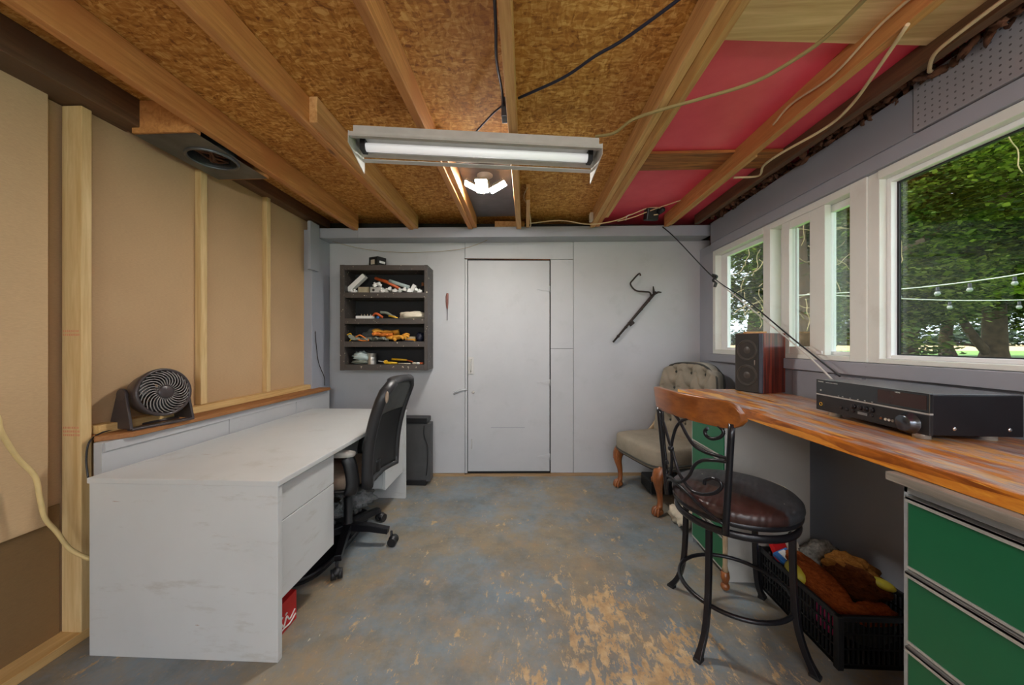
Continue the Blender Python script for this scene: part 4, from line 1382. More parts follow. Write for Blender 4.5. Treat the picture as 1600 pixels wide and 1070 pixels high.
m = lumpy(MB(), (-1.065, -0.13, F2 + 0.034), (0.118, 0.07, 0.036), 0.25, 1.8, 4, e=0.7)
item('cloth', m, 'cream', 'folded cream cloth filling the right of the second shelf', 'cloth')

# third compartment: gloves and rags
def glove(name, x, y, z, mat, label, rz=0, s=1.0, tilt=0, seed=0):
    random.seed(seed)
    T = Matrix.Translation((x, y, z)) @ Euler((R(tilt), 0, R(rz))).to_matrix().to_4x4() @ Matrix.Scale(s, 4)
    mb = MB(T)
    lumpy(mb, (0, 0, 0), (0.05, 0.042, 0.017), 0.3, 1.5, seed, nu=20, nv=12)
    mb.tube([(-0.035, 0, 0), (-0.085, 0, 0.004)], [0.034, 0.040], 14, flat=(0.5, 1))
    for i in range(4):
        yy = -0.032 + i * 0.021
        L = 0.055 + (0.012 if i in (1, 2) else 0)
        mb.tube(curve([(0.030, yy, 0), (0.05 + L * .4, yy * 1.15, 0.010 + random.uniform(-.01, .01)), (0.045 + L, yy * 1.3 + random.uniform(-.01, .01), random.uniform(-.014, .012))], 4), 0.0105, 8)
    mb.tube(curve([(-0.01, -0.036, 0), (0.02, -0.062, 0.008), (0.045, -0.07, 0.0)], 4), 0.011, 8)
    mb.T = None
    return item(name, mb, mat, label, 'glove')
item('rag', lumpy(MB(), (-1.44, -0.07, F3 + 0.062), (0.12, 0.05, 0.055), 0.5, 2.2, 21), 'greyfab', 'dark grey rag at the back of the glove shelf', 'rag')
g1 = glove('work_glove', -1.595, -0.17, F3 + 0.034, 'glovegrey', 'grey knit glove hanging over the left edge of the glove shelf', 100, 0.9, 35, 1)
g2 = glove('work_glove', -1.50, -0.18, F3 + 0.024, 'glovegrey', 'grey glove with orange cuff, second from the left on the glove shelf', 20, 0.85, 10, 2)
subitem(g2, 'cuff', MB().tube(curve([(-1.56, -0.215, F3 + 0.03), (-1.52, -0.22, F3 + 0.058), (-1.47, -0.22, F3 + 0.03), (-1.44, -0.215, F3 + 0.012), (-1.50, -0.22, F3 + 0.008)], 5, True), 0.006, 6), 'gloveor')
subitem(g1, 'cuff', MB().tube(curve([(-1.635, -0.215, F3 + 0.06), (-1.60, -0.222, F3 + 0.072), (-1.59, -0.222, F3 + 0.03), (-1.61, -0.222, F3 + 0.004)], 5), 0.005, 6), 'yellow')
glove('work_glove', -1.38, -0.17, F3 + 0.022, 'glovegrey', 'grey green glove lying in the middle of the glove shelf', -10, 0.9, -5, 3)
glove('work_glove', -1.30, -0.12, F3 + 0.085, 'glovegold', 'golden leather glove on top of the heap of gloves', 190, 1.2, 10, 4)
glove('work_glove', -1.32, -0.17, F3 + 0.060, 'gloveor', 'bright orange glove in the middle of the heap', 200, 0.9, 10, 5)
glove('work_glove', -1.20, -0.165, F3 + 0.040, 'glovegold', 'golden yellow glove drooping at the right of the heap', -25, 1.1, 20, 6)
m = MB().box(-1.125, -1.035, -0.17, -0.11, F3 + 0.004, F3 + 0.026)
br = item('scrub_brush', m, 'glovegold', 'brush with a tan block and pale bristles on the glove shelf', 'brush')
c = MB().box(-1.12, -1.04, -0.165, -0.115, F3 + 0.026, F3 + 0.046)
c.v = [tuple(BW @ Vector(p)) for p in c.v]
c.build('bristles', 'beige', br)
item('small_bag', lumpy(MB(), (-0.995, -0.14, F3 + 0.040), (0.036, 0.03, 0.042), 0.4, 2.2, 33), 'cableblue', 'small dark blue bag at the right of the glove shelf', 'bag')
item('blue_dish', MB().ball((-1.085, -0.215, F3 + 0.006), (0.055, 0.018, 0.006)), 'cableblue', 'flat dark blue dish at the front of the glove shelf', 'dish')

# bottom compartment
item('rag', lumpy(MB(), (-1.53, -0.15, F4 + 0.070), (0.082, 0.055, 0.046), 0.4, 2.4, 41), 'rag', 'crumpled pale blue rag in the bottom compartment', 'rag')
item('rag', lumpy(MB(), (-1.535, -0.14, F4 + 0.020), (0.082, 0.06, 0.022), 0.3, 2.4, 43), 'glovegrey', 'flat grey rag under the pale blue rag', 'rag')
m = MB().lathe([(0.040, 0), (0.040, 0.003), (0.0385, 0.006), (0.0385, 0.030), (0.0375, 0.033), (0.0385, 0.036), (0.0385, 0.060), (0.0375, 0.063), (0.0385, 0.066), (0.0385, 0.096), (0.040, 0.098), (0.040, 0.101), (0.036, 0.101), (0.035, 0.085)], (-1.437, -0.15, F4), n=28)
item('tin_can', m, 'tin', 'open tin can standing beside the pale blue rag', 'can')
m = MB().tube([(-1.30, -0.19, F4 + 0.014), (-1.19, -0.19, F4 + 0.012)], [0.013, 0.009], 8)
m.lathe([(0.017, -0.008), (0.017, 0.008)], (-1.295, -0.19, F4 + 0.022), (R(90), 0, 0), 16)
kn = item('tape_knife', m, 'yellow', 'yellow round headed tool at the front of the bottom compartment', 'tool')
item('rod', MB().tube([(-1.37, -0.17, F4 + 0.030), (-1.30, -0.185, F4 + 0.022)], 0.004, 6), 'white', 'white rod poking out left of the yellow tool', 'rod')
sd = item('screwdriver', MB().tube([(-1.26, -0.13, F4 + 0.045), (-1.12, -0.13, F4 + 0.036)], [0.011, 0.008], 8), 'yellow', 'yellow screwdriver handle at the back of the bottom compartment', 'screwdriver')
subitem(sd, 'ferrule', MB().tube([(-1.12, -0.13, F4 + 0.036), (-1.06, -0.14, F4 + 0.02)], 0.006, 8), 'orange')
item('drill_bit', MB().tube([(-1.18, -0.19, F4 + 0.008), (-1.07, -0.19, F4 + 0.007)], 0.004, 6), 'cream', 'thin pale stick in front of the yellow handle', 'stick')
for i, (x, mt, w) in enumerate(((-1.04, 'cream', 'cream'), (-1.005, 'white', 'white'), (-0.972, 'orange', 'orange'))):
    o = item('hardware_bit', MB().ball((x, -0.17, F4 + 0.009), (0.018, 0.012, 0.009), 0.7), mt, '%s scrap of hardware at the right end of the bottom compartment' % w, 'hardware')

# screwdriver-like tool hung on the wall, iron rod with hook
tl = thing('hanging_tool', WL(-0.762, -0.012, 1.776), 'slim rusty tool hanging on the wall right of the shelf', 'tool')
m = MB()
m.tube([(0, 0, 0), (-0.004, 0, -0.03), (-0.004, 0, -0.10), (-0.002, 0, -0.15)], [0.010, 0.014, 0.013, 0.006], 10)
m.build('handle', plain('rusty_red', (132, 84, 76), 0.6, var=0.3), tl)
MB().tube([(-0.002, 0, -0.15), (-0.004, 0, -0.262)], [0.004, 0.003], 8).build('shaft', 'rust', tl)
rod = thing('iron_bracket', WL(1.07, -0.02, 1.55), 'black iron rod with twisted hook fixed slanting on the back wall', 'bracket', rz=TH)
def q(x, z, y=0.0):
    return (x - 1.07, y, z - 1.55)
m = MB()
m.tube([q(0.844, 1.303), q(1.20, 1.722), q(1.262, 1.79)], [0.009, 0.015, 0.012], 8)
for t_ in (0.12, 0.3, 0.42, 0.66, 0.83):
    p = Vector(q(0.844, 1.303)).lerp(Vector(q(1.262, 1.79)), t_)
    m.ball(tuple(p), (0.016, 0.013, 0.014), nu=10, nv=8)
m.obox(q(1.02, 1.49), (0.05, 0.02, 0.045), (0, R(-40), 0))
m.build('bar', 'rust', rod)
MB().tube([q(1.245, 1.76), q(1.24, 1.81), q(1.235, 1.845)], [0.012, 0.009, 0.005], 8).build('prong', 'rust', rod)
MB().tube([q(1.25, 1.775), q(1.285, 1.79), q(1.315, 1.788)], [0.012, 0.008, 0.005], 8).build('prong', 'rust', rod)
m = MB().tube(curve([q(1.215, 1.755, 0), q(1.19, 1.785, -.02), q(1.13, 1.79, -.03), q(1.05, 1.803, -.03), q(1.003, 1.862, -.03), q(1.03, 1.905, -.03), q(1.089, 1.965, -.02), q(1.105, 1.945, -.02)], 5), 0.0075, 8)
m.build('hook', 'rust', rod)

# ------------------------------------------------------------------ workbench, cabinets
wt = MB().box(1.062, 1.660, 0.25, 2.470, 0.931, 0.975)
tag(wt.build('worktop', 'bench', bevel=0.003), 'thick worn orange wooden worktop under the windows', 'worktop')

def cabinet(y0, y1, x0, label, top):
    c = thing('drawer_cabinet', (x0, (y0 + y1) / 2, 0), label, 'cabinet', 'green drawer cabinets under the worktop')
    b = MB()
    b.box(x0 + 0.03, x0 + 0.44, y0, y1, 0.03, top)
    b.box(x0, x0 + 0.03, y0, y0 + 0.012, 0.0, top)
    b.box(x0, x0 + 0.03, y1 - 0.012, y1, 0.0, top)
    b.box(x0, x0 + 0.03, y0, y1, top - 0.030, top)
    b.build('carcass', 'cabgrey', c, bevel=0.002, world=True)
    s = MB().box(x0 + 0.004, x0 + 0.44, y0 - 0.003, y0, 0.0, top)
    s.build('side_panel', 'cabside', c, world=True)
    for zt, zb in ((0.870, 0.668), (0.660, 0.458), (0.450, 0.248), (0.240, 0.045)):
        d = MB().box(x0 - 0.004, x0 + 0.028, y0 + 0.015, y1 - 0.015, zb + 0.006, zt - 0.010)
        dr = d.build('drawer', 'green', c, bevel=0.002, world=True)
        h = MB()
        h.box(x0 - 0.012, x0 + 0.02, y0 + 0.015, y1 - 0.015, zt - 0.008, zt)
        h.box(x0 - 0.012, x0 - 0.006, y0 + 0.015, y1 - 0.015, zt - 0.016, zt)
        h.build('pull_rail', 'steel', dr, bevel=0.001, world=True)
        MB().box(x0 - 0.007, x0 + 0.02, y0 + 0.015, y1 - 0.015, zb, zb + 0.006).build('lower_rail', 'steel', dr, world=True)
    return c
cabinet(0.635, 1.030, 1.075, 'green drawer cabinet with steel rails nearest the camera', 0.905)
cabinet(1.925, 2.310, 1.085, 'green drawer cabinet at the far end of the worktop, behind the bar stool', 0.930)
m = MB().box(1.035, 1.52, 0.60, 1.040, 0.906, 0.930)
tag(m.build('cabinet_top_board', 'darkwood', bevel=0.002), 'grey weathered board between the near green cabinet and the worktop', 'board')
m = MB().tube(curve([(1.05 + 0.04, 2.03, 0.58), (1.098, 2.03, 0.3), (1.10, 2.03, 0.12)]), [0.012] * 6 + [0.013] * 6 + [0.011], 8)
post = thing('wooden_leg', (1.045, 1.86, 0), 'slim pale turned wooden leg standing beside the far green cabinet', 'leg post')
m = MB().lathe([(0.016, 0.10), (0.011, 0.13), (0.013, 0.35), (0.016, 0.55), (0.016, 0.62)], n=12)
m.build('shaft', 'palewood', post)
m = MB().ball((0, 0, 0.022), (0.022, 0.022, 0.022), nu=14, nv=10)
m.lathe([(0.012, 0.03), (0.022, 0.07), (0.018, 0.10)], n=12)
m.build('ball_foot', 'legwood', post)

# receiver
rv = thing('av_receiver', (1.322, 1.412, 0.975), 'black home cinema receiver with silver feet on the worktop', 'receiver', rz=R(-2.7))
MB().box(0.012, 0.275, -0.2315, 0.2315, 0.022, 0.154).build('case', 'blackmetal', rv, bevel=0.002)
MB().box(0.012, 0.275, -0.2315, 0.2315, 0.1545, 0.157).build('top_cover', plain('receiver_top_sheen', (92, 94, 98), 0.22, metal=0.4), rv, bevel=0.001)  # window reflection is put into the lighter grey of the top
MB().box(0.0, 0.012, -0.2335, 0.2335, 0.020, 0.088).build('lower_front', 'black', rv, bevel=0.002)
MB().box(0.0, 0.012, -0.2335, 0.2335, 0.093, 0.158).build('display_panel', 'blackgloss', rv, bevel=0.002)
MB().box(0.001, 0.012, -0.2335, 0.2335, 0.088, 0.093).build('silver_strip', 'steel', rv)
MB().box(-0.0008, 0.0, -0.2255, -0.06, 0.102, 0.150).build('display_window', plain('display_brown', (54, 30, 22), 0.1, var=0.1, scale=6), rv)
kr = (0, R(-90), 0)
kb = MB().lathe([(0.036, 0.0), (0.036, 0.003), (0.028, 0.004), (0.028, 0.024), (0.025, 0.027), (0.001, 0.027)], (0, -0.175, 0.050), kr, 36)
kb.build('volume_knob', plain('knob_metal', (84, 88, 94), 0.22, metal=0.8), rv)
for y in (0.040, 0.012, -0.012, -0.037):
    MB().lathe([(0.0095, 0.0), (0.0095, 0.004), (0.007, 0.006), (0.001, 0.006)], (0, y, 0.067), kr, 20).build('button', 'blackmetal', rv)
for y, z in ((0.098, 0.050), (0.071, 0.048), (0.042, 0.048), (-0.037, 0.045)):
    MB().lathe([(0.006, 0.0), (0.006, 0.003), (0.001, 0.003)], (0, y, z), kr, 16).build('small_button', 'black', rv)
MB().box(-0.0012, 0, -0.018, 0.022, 0.040, 0.050).build('label_frame', plain('grey_print', (120, 120, 120), 0.5), rv)
MB().box(-0.001, 0, -0.125, -0.055, 0.034, 0.054).build('jack_recess', 'rubber', rv)
for y, c_ in ((-0.074, 'legwood'), (-0.092, 'cream'), (-0.105, 'white'), (-0.118, 'tin')):
    MB().lathe([(0.0048, 0.0), (0.0048, 0.003), (0.0028, 0.003), (0.0028, 0.001)], (-0.001, y, 0.044), kr, 14).build('jack', c_, rv)
MB().tube([(-0.001, 0.205 + 0.007 * math.cos(t * .52), 0.048 + 0.007 * math.sin(t * .52)) for t in range(12)], 0.0012, 5, closed=True).build('power_ring', 'yellow', rv)
MB().lathe([(0.004, 0.0), (0.004, 0.002), (0.001, 0.002)], (0, 0.205, 0.110), kr, 12).build('sensor', 'steel', rv)
fr_ = (R(90), 0, R(-90))
text('YAMAHA', 0.0075, (-0.0008, 0.222, 0.146), fr_, 'ledtxt', rv, 'brand_lettering')
text('NATURAL SOUND AV RECEIVER', 0.0042, (-0.0008, 0.178, 0.1462), fr_, 'ledtxt', rv, 'model_lettering')
text('HDMI', 0.007, (-0.0016, -0.125, 0.146), fr_, 'ledtxt', rv, 'small_lettering')
for y in (0.115, 0.095, 0.06, 0.025, -0.005, -0.035):
    MB().box(-0.0012, 0, y - 0.006, y, 0.0965, 0.0985).build('printed_mark', 'ledtxt', rv)
for x, y in ((0.035, 0.175), (0.035, -0.175), (0.235, 0.175), (0.235, -0.175), (0.045, -0.205)):
    if y == -0.205:
        continue
    MB().lathe([(0.022, 0.0), (0.022, 0.018), (0.020, 0.022)], (x, y, 0), n=20).build('foot', 'steel', rv)
for x in (0.075, 0.235):
    MB().lathe([(0.0065, 0.0), (0.0065, 0.002), (0.003, 0.004)], (x, -0.2315, 0.045), (R(90), 0, 0), 14).build('screw', 'chrome', rv)

# speaker and block
sp = thing('speaker', (1.449 + 0.11 * .88, 2.305 + 0.11 * .475, 0.975), 'dark rosewood two driver bookshelf speaker on the worktop', 'speaker', rz=R(-67))
MB().box(-0.088, 0.088, -0.092, 0.117, 0.0, 0.385).build('cabinet', 'rose', sp, bevel=0.002)
MB().box(-0.088, 0.066, -0.108, -0.093, 0.004, 0.381).build('grille', 'speakercloth', sp, bevel=0.003)
MB().box(0.067, 0.088, -0.106, -0.093, 0.004, 0.381).build('front_strip', plain('blue_grey_plastic', (66, 70, 82), 0.4), sp, bevel=0.002)
for z in (0.275, 0.112):
    m = MB()
    for r_, t_ in ((0.064, 0.004), (0.056, 0.0025)):
        m.tube([(-0.008 + r_ * math.cos(a * .2094), -0.108, z + r_ * math.sin(a * .2094)) for a in range(30)], t_, 6, closed=True)
    m.lathe([(0.052, 0.0), (0.03, -0.004), (0.018, 0.004), (0.001, 0.006)], (-0.008, -0.107, z), (R(90), 0, 0), 28)
    m.build('driver_ring', plain('driver_plastic', (66, 60, 54), 0.45), sp)
MB().box(0.040, 0.047, -0.1105, -0.108, 0.180, 0.212).build('badge', 'chrome', sp)
m = MB().obox((1.545, 2.40, 1.367), (0.12, 0.05, 0.013), (0, 0, R(-10)))
tag(m.build('wood_block', 'orange' if False else 'joistpale', bevel=0.002), 'thin pale wooden strip lying on top of the speaker', 'wood strip')

# ------------------------------------------------------------------ bar stool
SX, SY = 0.951, 1.629
st_ = thing('bar_stool', (SX, SY, 0), 'black iron bar stool with wooden back rail and torn leather seat', 'stool')
def ring(r, z, rad, mat, name, flat=None, parent=None, n=8):
    return MB().tube([(r * math.cos(a * math.pi / 24), r * math.sin(a * math.pi / 24), z) for a in range(48)], rad, n, closed=True, flat=flat, up=(0, 0, 1)).build(name, mat, parent or st_)
for fx, fy in ((0.776, 1.873), (0.706, 1.444), (1.2, 1.808), (1.121, 1.39)):
    d = Vector((fx - SX, fy - SY, 0)).normalized()
    R_ = Vector((fx - SX, fy - SY, 0)).length
    ps = curve([tuple(d * r_ + Vector((0, 0, z_))) for r_, z_ in ((0.222, 0.528), (0.224, 0.40), (0.228, 0.28), (0.238, 0.17), (0.262, 0.08), (R_ + 0.004, 0.006))], 5)
    lg = MB().tube(ps, [0.0155] * (len(ps) - 3) + [0.016, 0.018, 0.020], 4, up=tuple(d)).build('leg', 'blackmetal', st_, bevel=0.002)
    MB().obox(tuple(d * (R_ + 0.002) + Vector((0, 0, 0.006))), (0.036, 0.030, 0.012), (0, 0, math.atan2(d.y, d.x))).build('foot_cap', 'rubber', lg, bevel=0.002)
ring(0.222, 0.190, 0.0095, 'blackmetal', 'foot_ring')
ring(0.236, 0.528, 0.014, 'blackmetal', 'lower_ring', (1.2, 0.7))
ring(0.245, 0.574, 0.011, 'blackmetal', 'seat_ring', (1.2, 0.7))
MB().lathe([(0.20, 0.548), (0.215, 0.548), (0.215, 0.562), (0.20, 0.562)], n=32).build('seat_board', 'cream', st_)
m = MB()
m.lathe([(0.236, 0.575), (0.250, 0.582), (0.256, 0.600), (0.253, 0.618), (0.240, 0.632), (0.20, 0.643), (0.12, 0.650), (0.001, 0.652)], n=56)
m.build('seat_cushion', 'leather', st_)
MB().tube([(0.255 * math.cos(R(a)), 0.255 * math.sin(R(a)), 0.621) for a in range(5, 38, 4)], 0.006, 6).build('torn_edge', 'cream', st_)
PN, PF = (0.785, 1.395), (0.690, 1.715)
def back(a, b, off=0.0):
    """stool back: a 0 far post .. 1 near post, b 0 ring .. 1 rail"""
    tn = Vector((0.798, 1.375, 0.985))
    bn = Vector((PN[0], PN[1], 0.545))
    tf = Vector((0.668, 1.770, 0.975))
    bf = Vector((PF[0], PF[1], 0.560))
    p = (bf.lerp(tf, b)).lerp(bn.lerp(tn, b), a)
    nrm = Vector((-0.95, -0.27, 0)).normalized()
    p = p + nrm * (0.035 * 4 * a * (1 - a) + off)
    return tuple(p - Vector((SX, SY, 0)))
for a in (0, 1):
    MB().tube([back(a, b / 8) for b in range(9)], 0.0125, 12).build('back_post', 'blackmetal', st_)
SCR = [
 [(0.06, 1.0), (0.216, 1.0), (0.344, 0.979), (0.445, 0.906), (0.534, 0.801), (0.627, 0.719), (0.764, 0.685), (0.904, 0.685), (0.99, 0.683)],
 [(0.244, 0.596), (0.3, 0.724), (0.378, 0.854), (0.485, 0.941), (0.609, 0.985), (0.741, 0.996), (0.861, 0.973), (0.932, 0.919), (0.907, 0.861), (0.832, 0.828), (0.771, 0.845), (0.756, 0.888), (0.786, 0.919)],
 [(0.256, 0.591), (0.243, 0.466), (0.206, 0.349), (0.135, 0.249), (0.064, 0.243), (0.051, 0.315), (0.094, 0.403), (0.116, 0.374)],
 [(0.256, 0.591), (0.308, 0.492), (0.372, 0.374), (0.486, 0.3), (0.605, 0.258), (0.744, 0.275), (0.87, 0.331), (0.938, 0.409), (0.913, 0.46), (0.833, 0.457), (0.765, 0.417), (0.757, 0.375)],
 [(0.99, 0.654), (0.851, 0.632), (0.721, 0.593), (0.625, 0.513), (0.564, 0.408), (0.445, 0.304), (0.301, 0.254), (0.191, 0.258), (0.093, 0.248)],
 [(0.02, 0.96), (0.134, 0.784), (0.202, 0.655), (0.256, 0.591)],
 [(0.1, 1.0), (0.081, 0.767), (0.062, 0.584), (0.073, 0.433), (0.058, 0.308)],
 [(0.01, 0.03), (0.056, 0.131), (0.127, 0.207), (0.285, 0.237), (0.451, 0.225), (0.615, 0.185), (0.781, 0.13), (0.99, 0.08)],
]
for s_ in SCR:
    ps = curve([(a, b, 0) for a, b in s_], 4)
    MB().tube([back(p.x, min(p.y, 1.0)) for p in ps], 0.0072, 8).build('back_scroll', 'blackmetal', st_)
MB().ball(back(0.256, 0.591, 0.004), 0.014, nu=12, nv=8).build('back_joint', 'blackmetal', st_)
def rail(a, b):
    u = a * 1.16 - 0.07
    e = 1.0
    if a > 0.86:
        e = math.sqrt(max(0.05, 1 - ((a - 0.86) / 0.14) ** 2 * 0.93))
    if a < 0.05:
        e = 0.9 + 0.1 * a / 0.05
    zc = 1.022 - 0.005 * a
    h = 0.056 * e
    p = Vector(back(u, 1.0, 0.012))
    return (p.x - 0.006 * (b - 0.5) * 2, p.y, zc + (b - 0.5) * 2 * h)
m = MB().sheet(rail, 30, 6, (0.026, 0.006, 0))
m.build('back_rail', 'stoolwood', st_, bevel=0.004)

# ------------------------------------------------------------------ armless chair in the corner
ac = thing('slipper_chair', (1.17, 2.98, 0), 'low grey chair with button tufted back and carved claw feet', 'chair', rz=R(-73))
def seatfn(a, b, top):
    return 0
m = MB().ball((0, -0.045, 0.415), (0.315, 0.275, 0.088), 0.28, 40, 14, e2=0.38)
m.build('seat', 'tuft', ac, subsurf=0)
MB().tube([(0.318 * math.copysign(abs(math.cos(t)) ** 0.42, math.cos(t)), -0.045 + 0.277 * math.copysign(abs(math.sin(t)) ** 0.42, math.sin(t)), 0.366) for t in [2 * math.pi * k / 60 + 0.01 for k in range(60)]], 0.007, 6, closed=True).build('seat_piping', 'tuftdk', ac)
m = MB().ball((0, -0.04, 0.350), (0.300, 0.262, 0.028), 0.25, 32, 8, e2=0.38)
m.build('seat_rail', 'tuftdk', ac)
BX = 0.325
btn = []
for r_ in range(4):
    zz = 0.60 + r_ * 0.145
    off = 0.0 if r_ % 2 == 0 else 0.085
    for c_ in range(-2, 3):
        xx = c_ * 0.17 + off - (0.085 if r_ % 2 else 0)
        if abs(xx) < 0.27:
            btn.append((xx, zz))
def backpt(a, b):
    x = (a - 0.5) * 2 * BX
    t = max(0.0, (b - 0.62) / 0.38)
    w = 1 - 0.13 * t * t
    if b > 0.93:
        w -= (b - 0.93) ** 2 * 22
    x *= w
    z = 0.43 + b * 0.70 - 0.055 * abs((a - 0.5) * 2) ** 3.2 * b
    y = 0.20 + 0.10 * b - 0.05 * (2 * (a - .5)) ** 2
    d = min(math.hypot(x - bx_, (z - bz_)) for bx_, bz_ in btn)
    dd = 9
    for bx_, bz_ in btn:                       # diagonal pleats between buttons
        for sx in (-1, 1):
            px, pz = x - bx_, z - bz_
            L_ = math.hypot(0.085, 0.145)
            ux, uz = sx * 0.085 / L_, 0.145 / L_
            tt = px * ux + pz * uz
            if -0.02 < tt < L_ + 0.02:
                dd = min(dd, abs(px * uz - pz * ux))
    pad = 0.042 * (1 - math.exp(-(d / 0.045) ** 2)) + 0.014 * (1 - math.exp(-(dd / 0.016) ** 2))
    edge = min(1.0, (1 - b) / 0.07, a / 0.06, (1 - a) / 0.06)
    pad *= math.sqrt(max(edge, 0.0))
    return (x, y - pad, z)
m = MB().sheet(backpt, 90, 90, (0, 0.06, 0))
bkc = m.build('backrest', 'tuft', ac)
for bx_, bz_ in btn:
    t = (bz_ - 0.43) / 0.70
    yy = 0.20 + 0.10 * t - 0.05 * (bx_ / BX) ** 2
    MB().ball((bx_, yy - 0.008, bz_), (0.012, 0.008, 0.012), nu=10, nv=8).build('button', 'tuftdk', bkc)
m = MB()
pp = []
for k in range(0, 41):
    s_ = k / 40
    a_, b_ = (0.0, s_ / 0.38 * 0.93) if s_ < 0.38 else ((1.0, (1 - s_) / 0.38 * 0.93) if s_ > 0.62 else ((s_ - 0.38) / 0.24, 0.985))
    p = backpt(a_, b_)
    pp.append((p[0], p[1] + 0.0, p[2]))
m.tube(pp, 0.009, 6)
m.build('piping', 'tuftdk', bkc)
m = MB().sheet(lambda a, b: (lambda p: (p[0] * 0.97, 0.262 + 0.10 * b - 0.05 * (2 * (a - .5)) ** 2, p[2] - 0.01))(backpt(a, b)), 20, 20, (0, 0.03, 0))
m.build('back_panel', 'tuftdk', bkc)
for sx in (-1, 1):
    # cabriole front legs with ball and claw feet
    x, y = sx * 0.270, -0.255
    ps = curve([(x, y + 0.02, 0.345), (x + sx * 0.006, y - 0.012, 0.30), (x + sx * 0.006, y - 0.016, 0.24), (x, y, 0.16), (x, y + 0.004, 0.09), (x, y - 0.006, 0.045)], 5)
    rr_ = [0.052, 0.052, 0.051, 0.05, 0.048, 0.046, 0.044, 0.042, 0.040, 0.038, 0.035, 0.032, 0.029, 0.027, 0.025, 0.023, 0.022, 0.021, 0.020, 0.020, 0.020, 0.021, 0.022, 0.023, 0.024, 0.026]
    lg = MB().tube(ps, rr_[:len(ps)], 14).build('leg', 'legwood', ac)
    f = MB().ball((x, y - 0.012, 0.028), (0.036, 0.040, 0.028), nu=18, nv=12)
    for ang in (-0.9, -0.3, 0.3, 0.9):
        dx, dy = math.sin(ang), -math.cos(ang)
        f.tube(curve([(x + dx * .015, y + dy * .015, 0.062), (x + dx * .036, y - 0.012 + dy * .030, 0.046), (x + dx * .040, y - 0.014 + dy * .038, 0.022), (x + dx * .036, y - 0.014 + dy * .036, 0.006)], 4), [0.010] * 12 + [0.005], 8)
    f.build('claw_foot', 'legwood', lg)
    k = MB()
    random.seed(4)
    for i in range(14):
        k.ball((x + random.uniform(-.038, .038), y - 0.04 + random.uniform(-.006, .012), 0.27 + random.uniform(-.03, .06)), (0.010, 0.008, 0.014), nu=8, nv=6)
    k.build('carving', 'legwood', lg)
    MB().tube([(sx * 0.26, 0.20, 0.35), (sx * 0.265, 0.26, 0.15), (sx * 0.27, 0.32, 0.0)], [0.024, 0.02, 0.016], 4).build('rear_leg', 'legwood', ac, bevel=0.003)
    MB().tube(curve([(sx * 0.300, 0.03, 0.44), (sx * 0.318, 0.12, 0.50), (sx * 0.322, 0.20, 0.60), (sx * 0.31, 0.25, 0.72)]), 0.015, 8, flat=(1.4, 0.9)).build('side_frame', 'palewood', ac)

# things on the floor by the chair
m = MB().box(1.06, 1.36, 3.0, 3.24, 0.0, 0.11)
tag(m.build('black_case', 'black', bevel=0.01), 'low black case on the floor under the grey tufted chair', 'case')
m = lumpy(MB(), (1.12, 2.53, 0.07), (0.07, 0.10, 0.072), 0.4, 2.0, 51, e=0.8)
tag(m.build('white_sack', 'cream'), 'crumpled off white sack on the floor behind the bar stool', 'sack')

# ------------------------------------------------------------------ crate with toys
cx0, cx1, cy0, cy1, ch = 1.245, 1.635, 1.430, 1.895, 0.212
cr = thing('plastic_crate', ((cx0 + cx1) / 2, (cy0 + cy1) / 2, 0), 'black lattice crate full of soft toys under the worktop', 'crate')
m = MB()
m.box(cx0, cx1, cy0, cy1, 0.006, 0.012)
for (xa, xb, ya, yb) in ((cx0, cx0 + 0.006, cy0, cy1), (cx1 - 0.006, cx1, cy0, cy1), (cx0, cx1, cy0, cy0 + 0.006), (cx0, cx1, cy1 - 0.006, cy1)):
    m.box(xa, xb, ya, yb, 0.0, 0.020)
    m.box(xa, xb, ya, yb, 0.075, 0.082)
    m.box(xa, xb, ya, yb, 0.135, 0.142)
    L_ = max(xb - xa, yb - ya)
    k = int(L_ / 0.019)
    for i in range(k + 1):
        t = i * L_ / k
        if xb - xa > yb - ya:
            m.box(xa + t - 0.0025, xa + t + 0.0025, ya, yb, 0.0, ch)
        else:
            m.box(xa, xb, ya + t - 0.0025, ya + t + 0.0025, 0.0, ch)
m.build('lattice_wall', 'black', cr, world=True)
m = MB()
for (xa, xb, ya, yb) in ((cx0 - 0.006, cx0 + 0.008, cy0 - .006, cy1 + .006), (cx1 - 0.008, cx1 + 0.006, cy0 - .006, cy1 + .006), (cx0, cx1, cy0 - 0.006, cy0 + 0.008), (cx0, cx1, cy1 - 0.008, cy1 + 0.006)):
    m.box(xa, xb, ya, yb, ch - 0.022, ch)
for x in (cx0, cx1):
    for y in (cy0, cy1):
        m.box(x - 0.012, x + 0.012, y - 0.012, y + 0.012, 0.0, ch)
m.build('rim', 'black', cr, bevel=0.003, world=True)
MB().box(1.585, 1.60, 1.423, 1.4235, 0.085, 0.110).build('label', 'white', cr, world=True)

m = lumpy(MB(), (1.335, 1.63, 0.205), (0.055, 0.185, 0.060), 0.22, 2.0, 61, rot=(R(8), 0, R(3)))
m.tube(curve([(1.31, 1.50, 0.21), (1.34, 1.465, 0.215), (1.38, 1.462, 0.205)]), [0.022] * 12 + [0.016], 10)
tag(m.build('plush_toy', 'furor'), 'long orange brown furry toy along the front of the crate', 'soft toy')
t2 = thing('plush_toy', (1.49, 1.63, 0.20), 'dark brown furry toy with golden trim, at the back of the crate', 'soft toy')
lumpy(MB(), (0, 0, 0.015), (0.09, 0.125, 0.062), 0.3, 1.9, 63).build('body', 'furbr', t2)
lumpy(MB(), (0.035, 0.045, 0.035), (0.085, 0.115, 0.058), 0.3, 2.2, 64).build('golden_trim', 'furgold', t2)
m = MB().ball((-0.06, 0.06, 0.062), (0.035, 0.025, 0.016))
m.build('golden_patch', 'furgold', t2)
